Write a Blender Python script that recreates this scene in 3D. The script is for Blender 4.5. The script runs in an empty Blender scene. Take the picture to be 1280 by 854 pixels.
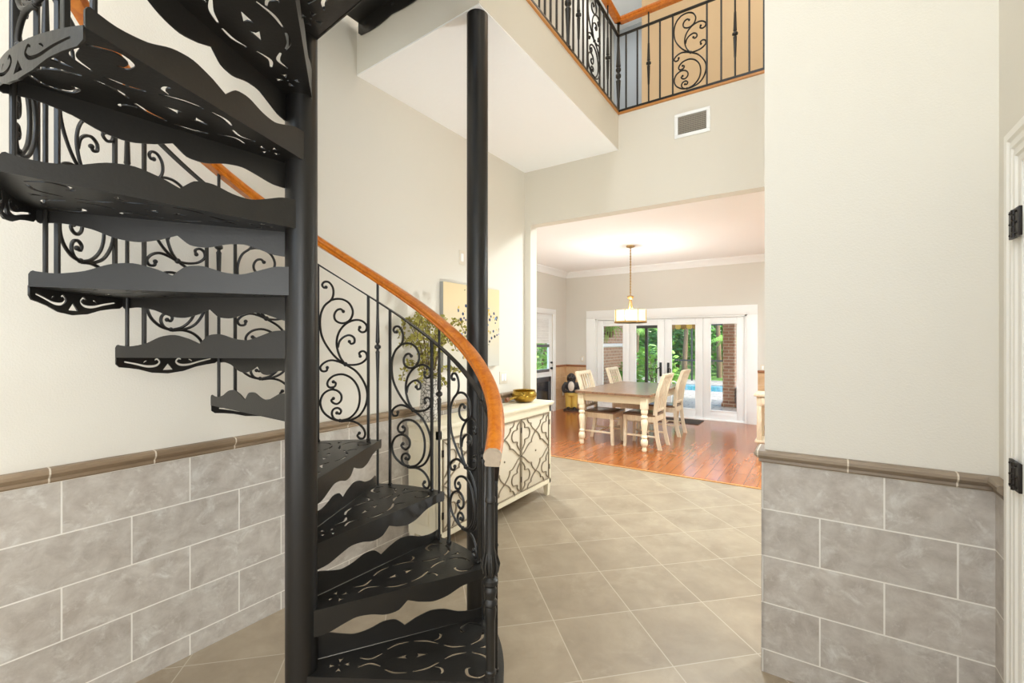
import bpy, bmesh, math, random
from mathutils import Vector, Matrix
PI = math.pi
R = math.radians
S = bpy.context.scene
COL = S.collection
rnd = random.Random(7)

# ------------------------------------------------------------------ helpers
def srgb(r, g, b):
    def f(c):
        c /= 255.0
        return c / 12.92 if c <= 0.04045 else ((c + 0.055) / 1.055) ** 2.4
    return (f(r), f(g), f(b), 1.0)

class MB:
    """collects shapes into one bmesh"""
    def __init__(self):
        self.bm = bmesh.new()
        self.mi = 0
    def _tag(self, faces):
        for f in faces:
            f.material_index = self.mi
    def box(self, lo, hi, bev=0.0, rot=None, seg=2):
        c = [(a + b) / 2 for a, b in zip(lo, hi)]
        s = [abs(b - a) for a, b in zip(lo, hi)]
        t = bmesh.new()
        bmesh.ops.create_cube(t, size=1.0, matrix=Matrix.Diagonal((s[0], s[1], s[2], 1)))
        if bev > 0:
            bmesh.ops.bevel(t, geom=list(t.edges), offset=min(bev, min(s) * 0.45), segments=seg, profile=0.5, affect='EDGES')
        M = Matrix.Translation(c)
        if rot is not None:
            M = M @ rot
        self.add(t, M)
        return self
    def bar(self, a, b, w, h, bev=0.0, up=(0, 0, 1)):
        """rectangular bar from a to b, w across, h along up"""
        a, b = Vector(a), Vector(b)
        d = b - a
        L = d.length
        z = d.normalized()
        u = Vector(up)
        if abs(z.dot(u)) > 0.99:
            u = Vector((0, 1, 0))
        x = u.cross(z).normalized()
        y = z.cross(x)
        t = bmesh.new()
        bmesh.ops.create_cube(t, size=1.0, matrix=Matrix.Diagonal((w, h, L, 1)))
        if bev > 0:
            bmesh.ops.bevel(t, geom=list(t.edges), offset=bev, segments=2, profile=0.5, affect='EDGES')
        M = Matrix((x, y, z)).transposed().to_4x4()
        M.translation = (a + b) / 2
        self.add(t, M)
        return self
    def add(self, t, M=None):
        if M is not None:
            t.transform(M)
        vm = {v: self.bm.verts.new(v.co) for v in t.verts}
        for f in t.faces:
            try:
                nf = self.bm.faces.new([vm[v] for v in f.verts])
                nf.material_index = self.mi
            except ValueError:
                pass
        t.free()
    def grid(self, rings, close_u=True, cap=True):
        """rings: list of equal-length point lists"""
        vs = [[self.bm.verts.new(p) for p in r] for r in rings]
        n = len(rings[0])
        for i in range(len(vs) - 1):
            for j in range(n if close_u else n - 1):
                k = (j + 1) % n
                try:
                    self._tag([self.bm.faces.new((vs[i][j], vs[i][k], vs[i + 1][k], vs[i + 1][j]))])
                except ValueError:
                    pass
        if cap and close_u:
            for r in (vs[0][::-1], vs[-1]):
                try:
                    self._tag([self.bm.faces.new(r)])
                except ValueError:
                    pass
        return self
    def tube(self, pts, rad, n=8, cap=True):
        pts = [Vector(p) for p in pts]
        m = len(pts)
        if not hasattr(rad, '__len__'):
            rad = [rad] * m
        t0 = (pts[1] - pts[0]).normalized()
        ref = Vector((0, 0, 1)) if abs(t0.z) < 0.9 else Vector((1, 0, 0))
        x = ref.cross(t0).normalized()
        rings = []
        for i in range(m):
            if i == 0: t = pts[1] - pts[0]
            elif i == m - 1: t = pts[-1] - pts[-2]
            else: t = pts[i + 1] - pts[i - 1]
            t = t.normalized() if t.length > 1e-9 else t0
            x = (x - t * x.dot(t))
            x = x.normalized() if x.length > 1e-9 else ref.cross(t).normalized()
            y = t.cross(x)
            rings.append([pts[i] + (x * math.cos(2 * PI * k / n) + y * math.sin(2 * PI * k / n)) * rad[i] for k in range(n)])
        self.grid(rings, True, cap)
        return self
    def lathe(self, prof, c=(0, 0, 0), n=20, sx=1, sy=1, sq=False, off=0.0):
        rings = []
        for (r, z) in prof:
            r = max(r, 1e-4)
            rings.append([(c[0] + sx * r * math.cos(2 * PI * k / n + off), c[1] + sy * r * math.sin(2 * PI * k / n + off), c[2] + z) for k in range(n)])
        self.grid(rings, True, True)
        return self
    def ball(self, c, r, sx=1, sy=1, sz=1, u=14, v=10, rot=None):
        t = bmesh.new()
        bmesh.ops.create_uvsphere(t, u_segments=u, v_segments=v, radius=r)
        M = Matrix.Translation(c)
        if rot is not None:
            M = M @ rot
        self.add(t, M @ Matrix.Diagonal((sx, sy, sz, 1)))
        return self
    def poly(self, pts):
        try:
            self._tag([self.bm.faces.new([self.bm.verts.new(p) for p in pts])])
        except ValueError:
            pass
        return self
    def prism(self, pts, d):
        """closed polygon extruded by vector d"""
        d = Vector(d)
        a = [self.bm.verts.new(p) for p in pts]
        b = [self.bm.verts.new(Vector(p) + d) for p in pts]
        n = len(pts)
        fs = [self.bm.faces.new(a[::-1]), self.bm.faces.new(b)]
        for i in range(n):
            fs.append(self.bm.faces.new((a[i], a[(i + 1) % n], b[(i + 1) % n], b[i])))
        self._tag(fs)
        return self
    def mesh(self, name, angle=35):
        bmesh.ops.recalc_face_normals(self.bm, faces=list(self.bm.faces))
        me = bpy.data.meshes.new(name)
        self.bm.to_mesh(me)
        self.bm.free()
        me.polygons.foreach_set('use_smooth', [True] * len(me.polygons))
        me.set_sharp_from_angle(angle=R(angle))
        return me
    def build(self, name, mat, parent=None, loc=None, rotz=0, angle=35):
        return link(name, self.mesh(name, angle), mat, parent, loc, rotz)

def link(name, me, mat, parent=None, loc=None, rotz=0):
    o = bpy.data.objects.new(name, me)
    COL.objects.link(o)
    if len(me.materials) == 0:
        for m in (mat if isinstance(mat, (list, tuple)) else [mat]):
            me.materials.append(m)
    if parent is not None:
        o.parent = parent
    if loc is not None:
        o.location = loc
    if rotz:
        o.rotation_euler = (0, 0, rotz)
    return o

def thing(name, label, cat, loc=(0, 0, 0), rotz=0, group=None):
    o = bpy.data.objects.new(name, None)
    COL.objects.link(o)
    o.location = loc
    o.rotation_euler = (0, 0, rotz)
    o.empty_display_size = 0.1
    tag(o, label, cat, group)
    return o

def tag(o, label, cat, group=None):
    o['label'] = label
    o['category'] = cat
    if group:
        o['group'] = group
    return o

def struct(o, label=None):
    o['kind'] = 'structure'
    if label:
        o['label'] = label
    return o

def copy_tree(o, parent=None):
    c = o.copy()
    COL.objects.link(c)
    if parent is not None:
        c.parent = parent
    for ch in list(o.children):
        copy_tree(ch, c)
    return c

def catmull(pts, sub=6):
    P = [Vector(p) for p in pts]
    if len(P) < 3:
        return P
    P = [P[0] * 2 - P[1]] + P + [P[-1] * 2 - P[-2]]
    out = []
    for i in range(1, len(P) - 2):
        a, b, c, d = P[i - 1], P[i], P[i + 1], P[i + 2]
        for k in range(sub):
            t = k / sub
            out.append(0.5 * ((2 * b) + (c - a) * t + (2 * a - 5 * b + 4 * c - d) * t * t + (3 * b - a - 3 * c + d) * t ** 3))
    out.append(P[-2])
    return out

def strip(pts, w, taper=True, sub=5):
    """closed 2-D outline of a brush stroke of width w along pts"""
    c = catmull([(p[0], p[1], 0) for p in pts], sub)
    L, Rr = [], []
    n = len(c)
    for i in range(n):
        t = (c[min(i + 1, n - 1)] - c[max(i - 1, 0)]).normalized()
        nn = Vector((-t.y, t.x, 0))
        k = 1.0
        if taper:
            k = 0.55 + 0.45 * math.sin(PI * (i / (n - 1)))
        L.append(c[i] + nn * w * 0.5 * k)
        Rr.append(c[i] - nn * w * 0.5 * k)
    return [(p.x, p.y) for p in L + Rr[::-1]]

def plate(outer, holes, thick):
    """flat plate with cut-outs in the xy plane, centred on z = 0, as a mesh"""
    cu = bpy.data.curves.new('plate', 'CURVE')
    cu.dimensions = '2D'
    cu.fill_mode = 'BOTH'
    cu.extrude = thick / 2
    for poly in [outer] + list(holes):
        sp = cu.splines.new('POLY')
        sp.points.add(len(poly) - 1)
        for p, q in zip(sp.points, poly):
            p.co = (q[0], q[1], 0, 1)
        sp.use_cyclic_u = True
    ob = bpy.data.objects.new('plate', cu)
    COL.objects.link(ob)
    dg = bpy.context.evaluated_depsgraph_get()
    me = bpy.data.meshes.new_from_object(ob.evaluated_get(dg))
    bpy.data.objects.remove(ob)
    bpy.data.curves.remove(cu)
    me.materials.clear()
    return me

# ------------------------------------------------------------------ materials
def newmat(name):
    m = bpy.data.materials.new(name)
    m.use_nodes = True
    nt = m.node_tree
    return m, nt, nt.nodes['Principled BSDF']

def N(nt, kind, **kw):
    n = nt.nodes.new(kind)
    for k, v in kw.items():
        if k in n.inputs:
            n.inputs[k].default_value = v
        else:
            setattr(n, k, v)
    return n

def simple(name, col, rough=0.5, metal=0.0, bump=0.0, bscale=60, var=0.0, vscale=8, spec=0.5, coat=0.0):
    m, nt, b = newmat(name)
    b.inputs['Base Color'].default_value = col
    b.inputs['Roughness'].default_value = rough
    b.inputs['Metallic'].default_value = metal
    b.inputs['Specular IOR Level'].default_value = spec
    b.inputs['Coat Weight'].default_value = coat
    tc = N(nt, 'ShaderNodeTexCoord')
    if var > 0:
        no = N(nt, 'ShaderNodeTexNoise', Scale=vscale, Detail=5.0)
        nt.links.new(tc.outputs['Object'], no.inputs['Vector'])
        mx = N(nt, 'ShaderNodeMix', data_type='RGBA')
        nt.links.new(no.outputs['Fac'], mx.inputs[0])
        mx.inputs[6].default_value = tuple(c * (1 - var) for c in col[:3]) + (1,)
        mx.inputs[7].default_value = tuple(min(1, c * (1 + var)) for c in col[:3]) + (1,)
        nt.links.new(mx.outputs[2], b.inputs['Base Color'])
    if bump > 0:
        n2 = N(nt, 'ShaderNodeTexNoise', Scale=bscale, Detail=3.0)
        nt.links.new(tc.outputs['Object'], n2.inputs['Vector'])
        bp = N(nt, 'ShaderNodeBump', Strength=bump, Distance=0.01)
        nt.links.new(n2.outputs['Fac'], bp.inputs['Height'])
        nt.links.new(bp.outputs['Normal'], b.inputs['Normal'])
    return m

def emis(name, col, strength):
    m, nt, b = newmat(name)
    b.inputs['Base Color'].default_value = col
    b.inputs['Emission Color'].default_value = col
    b.inputs['Emission Strength'].default_value = strength
    return m

def wood(name, c1, c2, rough=0.3, scale=(1, 1, 1), coat=0.3, bands=14, dist=3.0):
    m, nt, b = newmat(name)
    tc = N(nt, 'ShaderNodeTexCoord')
    mp = N(nt, 'ShaderNodeMapping')
    mp.inputs['Scale'].default_value = scale
    nt.links.new(tc.outputs['Object'], mp.inputs['Vector'])
    no = N(nt, 'ShaderNodeTexNoise', Scale=bands, Detail=6.0, Roughness=0.65, Distortion=dist * 0.2)
    nt.links.new(mp.outputs['Vector'], no.inputs['Vector'])
    cr = N(nt, 'ShaderNodeValToRGB')
    cr.color_ramp.elements[0].position = 0.35
    cr.color_ramp.elements[0].color = c1
    cr.color_ramp.elements[1].position = 0.66
    cr.color_ramp.elements[1].color = c2
    nt.links.new(no.outputs['Fac'], cr.inputs['Fac'])
    nt.links.new(cr.outputs['Color'], b.inputs['Base Color'])
    b.inputs['Roughness'].default_value = rough
    b.inputs['Coat Weight'].default_value = coat
    b.inputs['Coat Roughness'].default_value = 0.15
    return m

def tiles(name, axes, off, size, c_lo, c_hi, grout, mortar=0.003, brick_off=0.5, rough=0.45, rot=0.0, nscale=5.0, plank=False, coat=0.0, vein=None, gbump=0.35):
    """stone tiles or planks: axes picks the two object axes that run along and across"""
    m, nt, b = newmat(name)
    tc = N(nt, 'ShaderNodeTexCoord')
    sp = N(nt, 'ShaderNodeSeparateXYZ')
    nt.links.new(tc.outputs['Object'], sp.inputs[0])
    cb = N(nt, 'ShaderNodeCombineXYZ')
    nt.links.new(sp.outputs[axes[0]], cb.inputs[0])
    nt.links.new(sp.outputs[axes[1]], cb.inputs[1])
    mp = N(nt, 'ShaderNodeMapping')
    mp.vector_type = 'POINT'
    mp.inputs['Rotation'].default_value = (0, 0, rot)
    mp.inputs['Location'].default_value = (off[0], off[1], 0)
    nt.links.new(cb.outputs[0], mp.inputs['Vector'])
    bk = N(nt, 'ShaderNodeTexBrick', offset=brick_off, offset_frequency=2, squash=1.0)
    bk.inputs['Scale'].default_value = 1.0
    bk.inputs['Mortar Size'].default_value = mortar
    bk.inputs['Mortar Smooth'].default_value = 0.1
    bk.inputs['Bias'].default_value = 0.0
    bk.inputs['Brick Width'].default_value = size[0]
    bk.inputs['Row Height'].default_value = size[1]
    bk.inputs['Color1'].default_value = (0, 0, 0, 1)
    bk.inputs['Color2'].default_value = (1, 1, 1, 1)
    bk.inputs['Mortar'].default_value = (0.5, 0.5, 0.5, 1)
    nt.links.new(mp.outputs['Vector'], bk.inputs['Vector'])
    # mottling, shifted per tile
    sc = N(nt, 'ShaderNodeVectorMath', operation='SCALE')
    sc.inputs['Scale'].default_value = 7.0
    nt.links.new(bk.outputs['Color'], sc.inputs[0])
    ad = N(nt, 'ShaderNodeVectorMath', operation='ADD')
    nt.links.new(mp.outputs['Vector'], ad.inputs[0])
    nt.links.new(sc.outputs[0], ad.inputs[1])
    src = ad.outputs[0]
    if plank:
        st = N(nt, 'ShaderNodeMapping')
        st.inputs['Scale'].default_value = (0.12, 1.0, 1.0)
        nt.links.new(src, st.inputs['Vector'])
        src = st.outputs['Vector']
    no = N(nt, 'ShaderNodeTexNoise', Scale=nscale, Detail=7.0, Roughness=0.66, Distortion=0.3)
    nt.links.new(src, no.inputs['Vector'])
    cr = N(nt, 'ShaderNodeValToRGB')
    cr.color_ramp.elements[0].position = 0.33
    cr.color_ramp.elements[0].color = c_lo
    cr.color_ramp.elements[1].position = 0.68
    cr.color_ramp.elements[1].color = c_hi
    nt.links.new(no.outputs['Fac'], cr.inputs['Fac'])
    col = cr.outputs['Color']
    if vein is not None:
        n3 = N(nt, 'ShaderNodeTexNoise', Scale=nscale * 0.9, Detail=8.0, Roughness=0.72, Distortion=0.5)
        nt.links.new(src, n3.inputs['Vector'])
        r3 = N(nt, 'ShaderNodeValToRGB')
        e = r3.color_ramp.elements
        e[0].position = 0.53; e[0].color = (0, 0, 0, 1)
        e[1].position = 0.74; e[1].color = (1, 1, 1, 1)
        nt.links.new(n3.outputs['Fac'], r3.inputs['Fac'])
        mv = N(nt, 'ShaderNodeMix', data_type='RGBA')
        nt.links.new(r3.outputs['Color'], mv.inputs[0])
        nt.links.new(col, mv.inputs[6])
        mv.inputs[7].default_value = vein
        col = mv.outputs[2]
    # per-tile tone
    hv = N(nt, 'ShaderNodeHueSaturation')
    mr = N(nt, 'ShaderNodeMapRange')
    mr.inputs['To Min'].default_value = 0.88 if plank else 0.95
    mr.inputs['To Max'].default_value = 1.12 if plank else 1.05
    nt.links.new(bk.outputs['Color'], mr.inputs['Value'])
    nt.links.new(mr.outputs[0], hv.inputs['Value'])
    nt.links.new(col, hv.inputs['Color'])
    mx = N(nt, 'ShaderNodeMix', data_type='RGBA')
    nt.links.new(bk.outputs['Fac'], mx.inputs[0])
    nt.links.new(hv.outputs['Color'], mx.inputs[6])
    mx.inputs[7].default_value = grout
    nt.links.new(mx.outputs[2], b.inputs['Base Color'])
    b.inputs['Roughness'].default_value = rough
    b.inputs['Coat Weight'].default_value = coat
    b.inputs['Coat Roughness'].default_value = 0.12
    iv = N(nt, 'ShaderNodeMath', operation='MULTIPLY_ADD')
    nt.links.new(bk.outputs['Fac'], iv.inputs[0])
    iv.inputs[1].default_value = -1.0
    if not plank:
        nt.links.new(no.outputs['Fac'], iv.inputs[2])
    bp = N(nt, 'ShaderNodeBump', Strength=gbump, Distance=0.004)
    nt.links.new(iv.outputs[0], bp.inputs['Height'])
    nt.links.new(bp.outputs['Normal'], b.inputs['Normal'])
    return m

def glassmat(name, tint=(0.96, 0.98, 0.97, 1), refl=0.06):
    m = bpy.data.materials.new(name)
    m.use_nodes = True
    nt = m.node_tree
    nt.nodes.remove(nt.nodes['Principled BSDF'])
    out = nt.nodes['Material Output']
    tr = N(nt, 'ShaderNodeBsdfTransparent')
    tr.inputs[0].default_value = tint
    gl = N(nt, 'ShaderNodeBsdfGlossy')
    gl.inputs['Roughness'].default_value = 0.02
    lw = N(nt, 'ShaderNodeLayerWeight')
    lw.inputs[0].default_value = 0.3
    fr = N(nt, 'ShaderNodeMath', operation='MULTIPLY_ADD')
    fr.inputs[1].default_value = 0.14
    fr.inputs[2].default_value = 0.02
    nt.links.new(lw.outputs['Facing'], fr.inputs[0])
    mx = N(nt, 'ShaderNodeMixShader')
    nt.links.new(fr.outputs[0], mx.inputs[0])
    nt.links.new(tr.outputs[0], mx.inputs[1])
    nt.links.new(gl.outputs[0], mx.inputs[2])
    nt.links.new(mx.outputs[0], out.inputs[0])
    return m

M_WALL = simple('wall_paint', srgb(225, 219, 206), 0.85, bump=0.12, bscale=140)
M_DINE = simple('dining_grey_paint', srgb(215, 211, 202), 0.85)
M_WARM = simple('upstairs_paint', srgb(226, 200, 164), 0.85)
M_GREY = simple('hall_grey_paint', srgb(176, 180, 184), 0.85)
M_CEIL = simple('ceiling_white', srgb(250, 249, 247), 0.9, bump=0.2, bscale=60)
M_WHITE = simple('white_gloss_paint', srgb(243, 244, 243), 0.35)
M_TRIM = simple('door_casing_paint', srgb(240, 236, 226), 0.4)
TLO, THI, TGR, TV = srgb(172, 162, 151), srgb(200, 193, 183), srgb(232, 227, 217), srgb(216, 213, 205)
M_TILE_L = tiles('stone_wall_tile', (1, 2), (-0.7314 - 0.0 + 0.0, -0.105 + 0.2122 + 0.006), (0.4455, 0.2122), TLO, THI, TGR, vein=TV, nscale=12.0)
M_TILE_R = tiles('stone_wall_tile_beside_door', (0, 2), (-0.0136, -0.105 + 0.2122), (0.43, 0.2122), TLO, THI, TGR, vein=TV, nscale=12.0)
M_TILE_S = tiles('stone_wall_tile_return', (1, 2), (-2.36, -0.105 + 0.2122), (0.43, 0.2122), TLO, THI, TGR, vein=TV, nscale=12.0)
M_RAIL_L = tiles('stone_rail', (1, 2), (-0.472, 0.03), (0.34, 2.0), srgb(122, 101, 78), srgb(168, 146, 118), srgb(215, 203, 184), mortar=0.003, brick_off=0.0, nscale=9, plank=True)
M_RAIL_R = tiles('stone_rail_beside_door', (0, 2), (-0.11, 0.03), (0.33, 2.0), srgb(128, 112, 94), srgb(172, 154, 131), srgb(215, 203, 184), mortar=0.003, brick_off=0.0, nscale=9, plank=True)
M_FLOOR = tiles('floor_tile', (0, 1), (-0.697 + 0.4415 * 0, -2.357), (0.4435, 0.4435), srgb(140, 124, 103), srgb(162, 146, 123), srgb(182, 168, 147), mortar=0.0028, brick_off=0.0, rough=0.42, rot=-PI / 4, nscale=3.2, vein=srgb(170, 155, 132), gbump=0.2)
M_PLANK = tiles('cherry_planks', (1, 0), (0.3, 0.0), (1.3, 0.126), srgb(148, 80, 34), srgb(168, 98, 46), srgb(100, 50, 22), mortar=0.002, brick_off=0.37, rough=0.22, nscale=22, plank=True, coat=0.25, gbump=0.15)
M_TAN = tiles('tan_dining_tile', (0, 2), (0.1, 0.0), (0.43, 0.24), srgb(196, 158, 116), srgb(219, 184, 144), srgb(224, 200, 168))
M_TAN_S = tiles('tan_dining_tile_side', (1, 2), (0.1, 0.0), (0.43, 0.24), srgb(196, 158, 116), srgb(219, 184, 144), srgb(224, 200, 168))
M_IRON = simple('black_iron', srgb(31, 29, 26), 0.38, bump=0.05, bscale=90, spec=0.5)
M_COLUMN = simple('black_column', srgb(24, 22, 20), 0.36, bump=0.02, bscale=30)
M_OAK = wood('honey_oak', srgb(188, 96, 16), srgb(218, 130, 34), 0.3, (1, 1, 1), 0.25, 34)
M_OAKEDGE = simple('oak_nosing', srgb(188, 130, 70), 0.4, var=0.15)
M_RAW = simple('worn_pale_end', srgb(168, 150, 128), 0.6, var=0.2, vscale=60)
M_CREAM = simple('cream_paint', srgb(236, 226, 200), 0.45, var=0.03, vscale=20)
M_DOORP = simple('cream_door_panel', srgb(224, 212, 190), 0.5)
M_BRONZE = simple('antique_bronze_fret', srgb(150, 136, 114), 0.55, 0.15)
M_HINGE = simple('black_hinge', srgb(40, 34, 30), 0.4, 0.6)
M_GOLD = simple('gold_glass', srgb(168, 134, 52), 0.2, 0.75, var=0.35, vscale=70)
M_BROWN = simple('brown_knob', srgb(128, 76, 40), 0.5)
M_LEAF = simple('yellow_green_leaf', srgb(168, 160, 74), 0.55, var=0.4, vscale=18)
M_STEM = simple('twig', srgb(104, 86, 58), 0.8)
M_CHAIRW = wood('whitewashed_wood', srgb(208, 190, 160), srgb(228, 214, 188), 0.5, (6, 6, 1), 0.0, 6)
M_TABLEW = simple('ivory_table_paint', srgb(238, 226, 196), 0.42, var=0.05, vscale=10)
M_TTOP = wood('walnut_top', srgb(108, 76, 54), srgb(146, 110, 82), 0.28, (8, 0.6, 1), 0.4, 5)
M_SEAT = wood('dark_seat_wood', srgb(92, 66, 46), srgb(128, 96, 68), 0.3, (1, 4, 1), 0.3, 6)
M_PLATE = simple('switch_plate', srgb(222, 212, 194), 0.45)
M_VENTDARK = simple('vent_shadow', srgb(60, 55, 48), 0.8)
M_VENTS = simple('vent_slat', srgb(150, 142, 128), 0.5)
M_BRASS = simple('antique_brass', srgb(164, 132, 84), 0.35, 0.7)
M_GLASS = glassmat('pane_glass')
M_BLACK = simple('black_lever', srgb(32, 30, 30), 0.4)
M_BRICK = tiles('red_brick', (0, 2), (0, 0), (0.22, 0.075), srgb(142, 96, 74), srgb(180, 132, 106), srgb(196, 180, 160), mortar=0.006)
M_BRICK_S = tiles('red_brick_side', (1, 2), (0, 0), (0.22, 0.075), srgb(142, 96, 74), srgb(180, 132, 106), srgb(196, 180, 160), mortar=0.006)
M_PAVER = tiles('pale_pavers', (0, 1), (0, 0), (0.4, 0.2), srgb(160, 151, 142), srgb(186, 178, 168), srgb(126, 118, 110), mortar=0.012)
M_WATER = simple('pool_water', srgb(96, 168, 188), 0.05)
M_LAWN = simple('lawn', srgb(104, 140, 62), 0.9, var=0.3, vscale=3)
M_G1 = simple('palm_green', srgb(108, 166, 74), 0.5, var=0.35, vscale=3)
M_G2 = simple('bright_green', srgb(152, 200, 92), 0.5, var=0.35, vscale=3)
M_G3 = simple('deep_green', srgb(76, 134, 72), 0.55, var=0.35, vscale=3)
M_BARK = simple('palm_bark', srgb(122, 100, 78), 0.9, var=0.3, vscale=14)
M_FRAMEO = simple('bronze_screen_frame', srgb(58, 56, 54), 0.5)
M_MAT = simple('dark_mat', srgb(60, 52, 44), 0.95, bump=0.3, bscale=200)
M_BLIND = tiles('blind_slats', (1, 2), (0, 0), (4.0, 0.03), srgb(232, 232, 230), srgb(244, 244, 242), srgb(206, 206, 204), mortar=0.002, brick_off=0)

# ------------------------------------------------------------------ camera
YAW = R(33.74)
cam = bpy.data.cameras.new('camera')
cam.lens = 16.0
cam.sensor_width = 36.0
cam.clip_start = 0.05
cam.clip_end = 200
co = bpy.data.objects.new('camera', cam)
co.location = (0, 0, 1.5)
co.rotation_euler = (PI / 2, 0, YAW)
COL.objects.link(co)
S.camera = co

# ------------------------------------------------------------------ room shell
XL, YB, YR, XS = -2.5, 3.98, 2.366, 0.555
def wallbox(name, boxes, mat, label=None):
    b = MB()
    for lo, hi in boxes:
        b.box(lo, hi)
    return struct(b.build(name, mat), label)

wl = wallbox('wall_left', [((XL - .12, -2.4, 0), (XL, YB, 6.1)), ((XL - .12, YB, 3.56), (XL, 6.6, 6.1))], M_WALL)
wb = wallbox('wall_back', [((-4.82, YB, 0), (-2.43, YB + .12, 2.69)), ((-4.82, YB, 2.69), (1.8, YB + .12, 3.56))], M_WALL)
wr = wallbox('wall_right', [((-0.195, YR, 0), (XS + .12, YR + .12, 6.1))], M_WALL)
ws = wallbox('wall_side', [((XS, 2.085, 0), (XS + .12, YR, 6.1)), ((XS, 1.35, 2.07), (XS + .12, 2.085, 6.1)), ((XS, -2.4, 0), (XS + .12, 1.35, 6.1))], M_WALL)
WX0, WX1, WZ0, WZ1 = -2.1, 0.15, 2.45, 5.7
wf = wallbox('wall_front', [((XL - .12, -2.52, 0), (XS + .12, -2.4, WZ0)), ((XL - .12, -2.52, WZ1), (XS + .12, -2.4, 6.1)),
                       ((XL - .12, -2.52, WZ0), (WX0, -2.4, WZ1)), ((WX1, -2.52, WZ0), (XS + .12, -2.4, WZ1))], M_WALL)
wallbox('wall_hall', [((1.8, YR, 0), (1.92, 9.36, 6.1)), ((XS + .12, YR, 3.5), (1.8, YR + .12, 6.1)), ((XS + .12, YR, 0), (1.8, YR + .12, 3.5))], M_WALL)
wallbox('wall_upper', [((-1.64, 5.1, 3.56), (1.8, 5.22, 6.1))], M_WARM)
wallbox('wall_upper_far', [((XL, 6.48, 3.56), (-1.64, 6.6, 6.1)), ((-1.64, 5.22, 3.56), (-1.52, 6.6, 6.1))], M_GREY)
wallbox('ceiling_foyer', [((XL - .12, -2.52, 6.1), (1.92, 6.6, 6.2))], M_CEIL)
wallbox('floor', [((XL - .12, -2.52, -.1), (1.92, 5.25, 0)), ((-4.82, YB, -.1), (XL - .12, 5.25, 0))], M_FLOOR)
wallbox('floor_dining', [((-4.82, 5.25, -.1), (1.92, 9.36, 0.004))], M_PLANK)
b = MB(); b.box((-4.7, 5.225, 0.0), (1.8, 5.262, 0.009), 0.004)
struct(b.build('trim_1', M_OAKEDGE), 'wooden strip where tile floor meets plank floor')
# walkway and upper hall floors
WK = [(XL, 1.914), (-1.444, 1.857), (-1.495, YB), (XL, YB)]
def WX(y): return -1.495 + (YB - y) * .0240
b = MB(); b.prism([(x, y, 3.248) for x, y in WK], (0, 0, .312)); uf = struct(b.build('floor_upper', M_WALL))
b = MB(); b.prism([(XL, 1.916, 3.240), (-1.446, 1.859, 3.240), (-1.497, YB, 3.240), (XL, YB, 3.240)], (0, 0, .008)); struct(b.build('ceiling_walkway', M_CEIL))
wallbox('floor_upper_hall', [((-4.82, YB + .12, 3.15), (1.92, 9.36, 3.56))], M_WALL)
wallbox('ceiling_dining', [((-4.82, YB + .12, 3.05), (1.92, 9.36, 3.15))], M_CEIL)
b = MB()
b.bar((WX(1.86) - .018, 1.86, 3.571), (WX(YB) - .018, YB + .03, 3.571), .06, .022, .005)
b.box((-1.53, YB - .012, 3.56), (1.8, YB + .05, 3.582), 0.005)
struct(b.build('trim_2', M_OAKEDGE), 'oak nosing along the upstairs landing edge')

# dining room walls
DX, DY = -4.70, 9.24
FX0, FX1, FZ = -3.995, -1.045, 1.99
wdb = wallbox('wall_dining_back', [((DX - .12, DY, 0), (FX0, DY + .12, 3.05)), ((FX1, DY, 0), (1.8, DY + .12, 3.05)), ((FX0, DY, FZ), (FX1, DY + .12, 3.05))], M_DINE)
KD0, KD1, KDZ = 7.62, 8.62, 2.08
wdl = wallbox('wall_dining_left', [((DX - .12, YB + .12, 0), (DX, KD0, 3.05)), ((DX - .12, KD1, 0), (DX, DY, 3.05)), ((DX - .12, KD0, KDZ), (DX, KD1, 3.05))], M_DINE)
# crown moulding
def crown(b, a, c, inward):
    a, c, n = Vector(a), Vector(c), Vector(inward)
    prof = [(0, 0), (0, -.125), (.012, -.125), (.02, -.105), (.045, -.07), (.075, -.035), (.095, -.022), (.1, 0)]
    rings = []
    for p in (a, c):
        rings.append([p + n * q[0] + Vector((0, 0, q[1])) for q in prof])
    b.grid(rings, True, True)
b = MB()
crown(b, (DX, DY, 3.05), (1.8, DY, 3.05), (0, -1, 0))
crown(b, (DX, YB + .12, 3.05), (DX, DY, 3.05), (1, 0, 0))
struct(b.build('trim_3', M_WHITE, angle=20), 'white crown moulding around the dining room ceiling')

# wainscots and chair rails
def rail_prof(z0, z1, d):
    h = z1 - z0
    return [(0, z0), (d * .45, z0), (d * .55, z0 + h * .12), (d * .5, z0 + h * .3), (d * .75, z0 + h * .42), (d, z0 + h * .62), (d, z0 + h * .82), (d * .8, z0 + h * .97), (d * .45, z1), (0, z1)]
def rail(b, pts, prof, normals):
    rings = []
    for p, n in zip(pts, normals):
        rings.append([Vector((p[0], p[1], 0)) + Vector((n[0], n[1], 0)) * q[0] + Vector((0, 0, q[1])) for q in prof])
    b.grid(rings, True, True)
b = MB(); b.box((XL, -2.4, 0), (XL + .012, YB, .948))
struct(b.build('tile_wainscot', M_TILE_L, wl))
b = MB(); rail(b, [(XL, -2.4), (XL, YB)], rail_prof(.948, 1.008, .036), [(1, 0), (1, 0)])
struct(b.build('chair_rail', M_RAIL_L, wl, angle=25))
b = MB(); b.box((-0.207, YR - .012, 0), (XS, YR, .953)); b.box((-0.207, YR - .012, 0), (-.195, YR + .12, .953))
struct(b.build('tile_wainscot', M_TILE_R, wr))
b = MB(); rail(b, [(-.195, YR + .12), (-.195, YR), (XS, YR), (XS, 2.22)], rail_prof(.953, 1.008, .04), [(-1, 0), (-1, -1), (-1, -1), (-1, 0)])
struct(b.build('chair_rail', M_RAIL_R, wr, angle=25))
b = MB(); b.box((XS - .012, 2.215, 0), (XS, YR - .012, .953))
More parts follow.
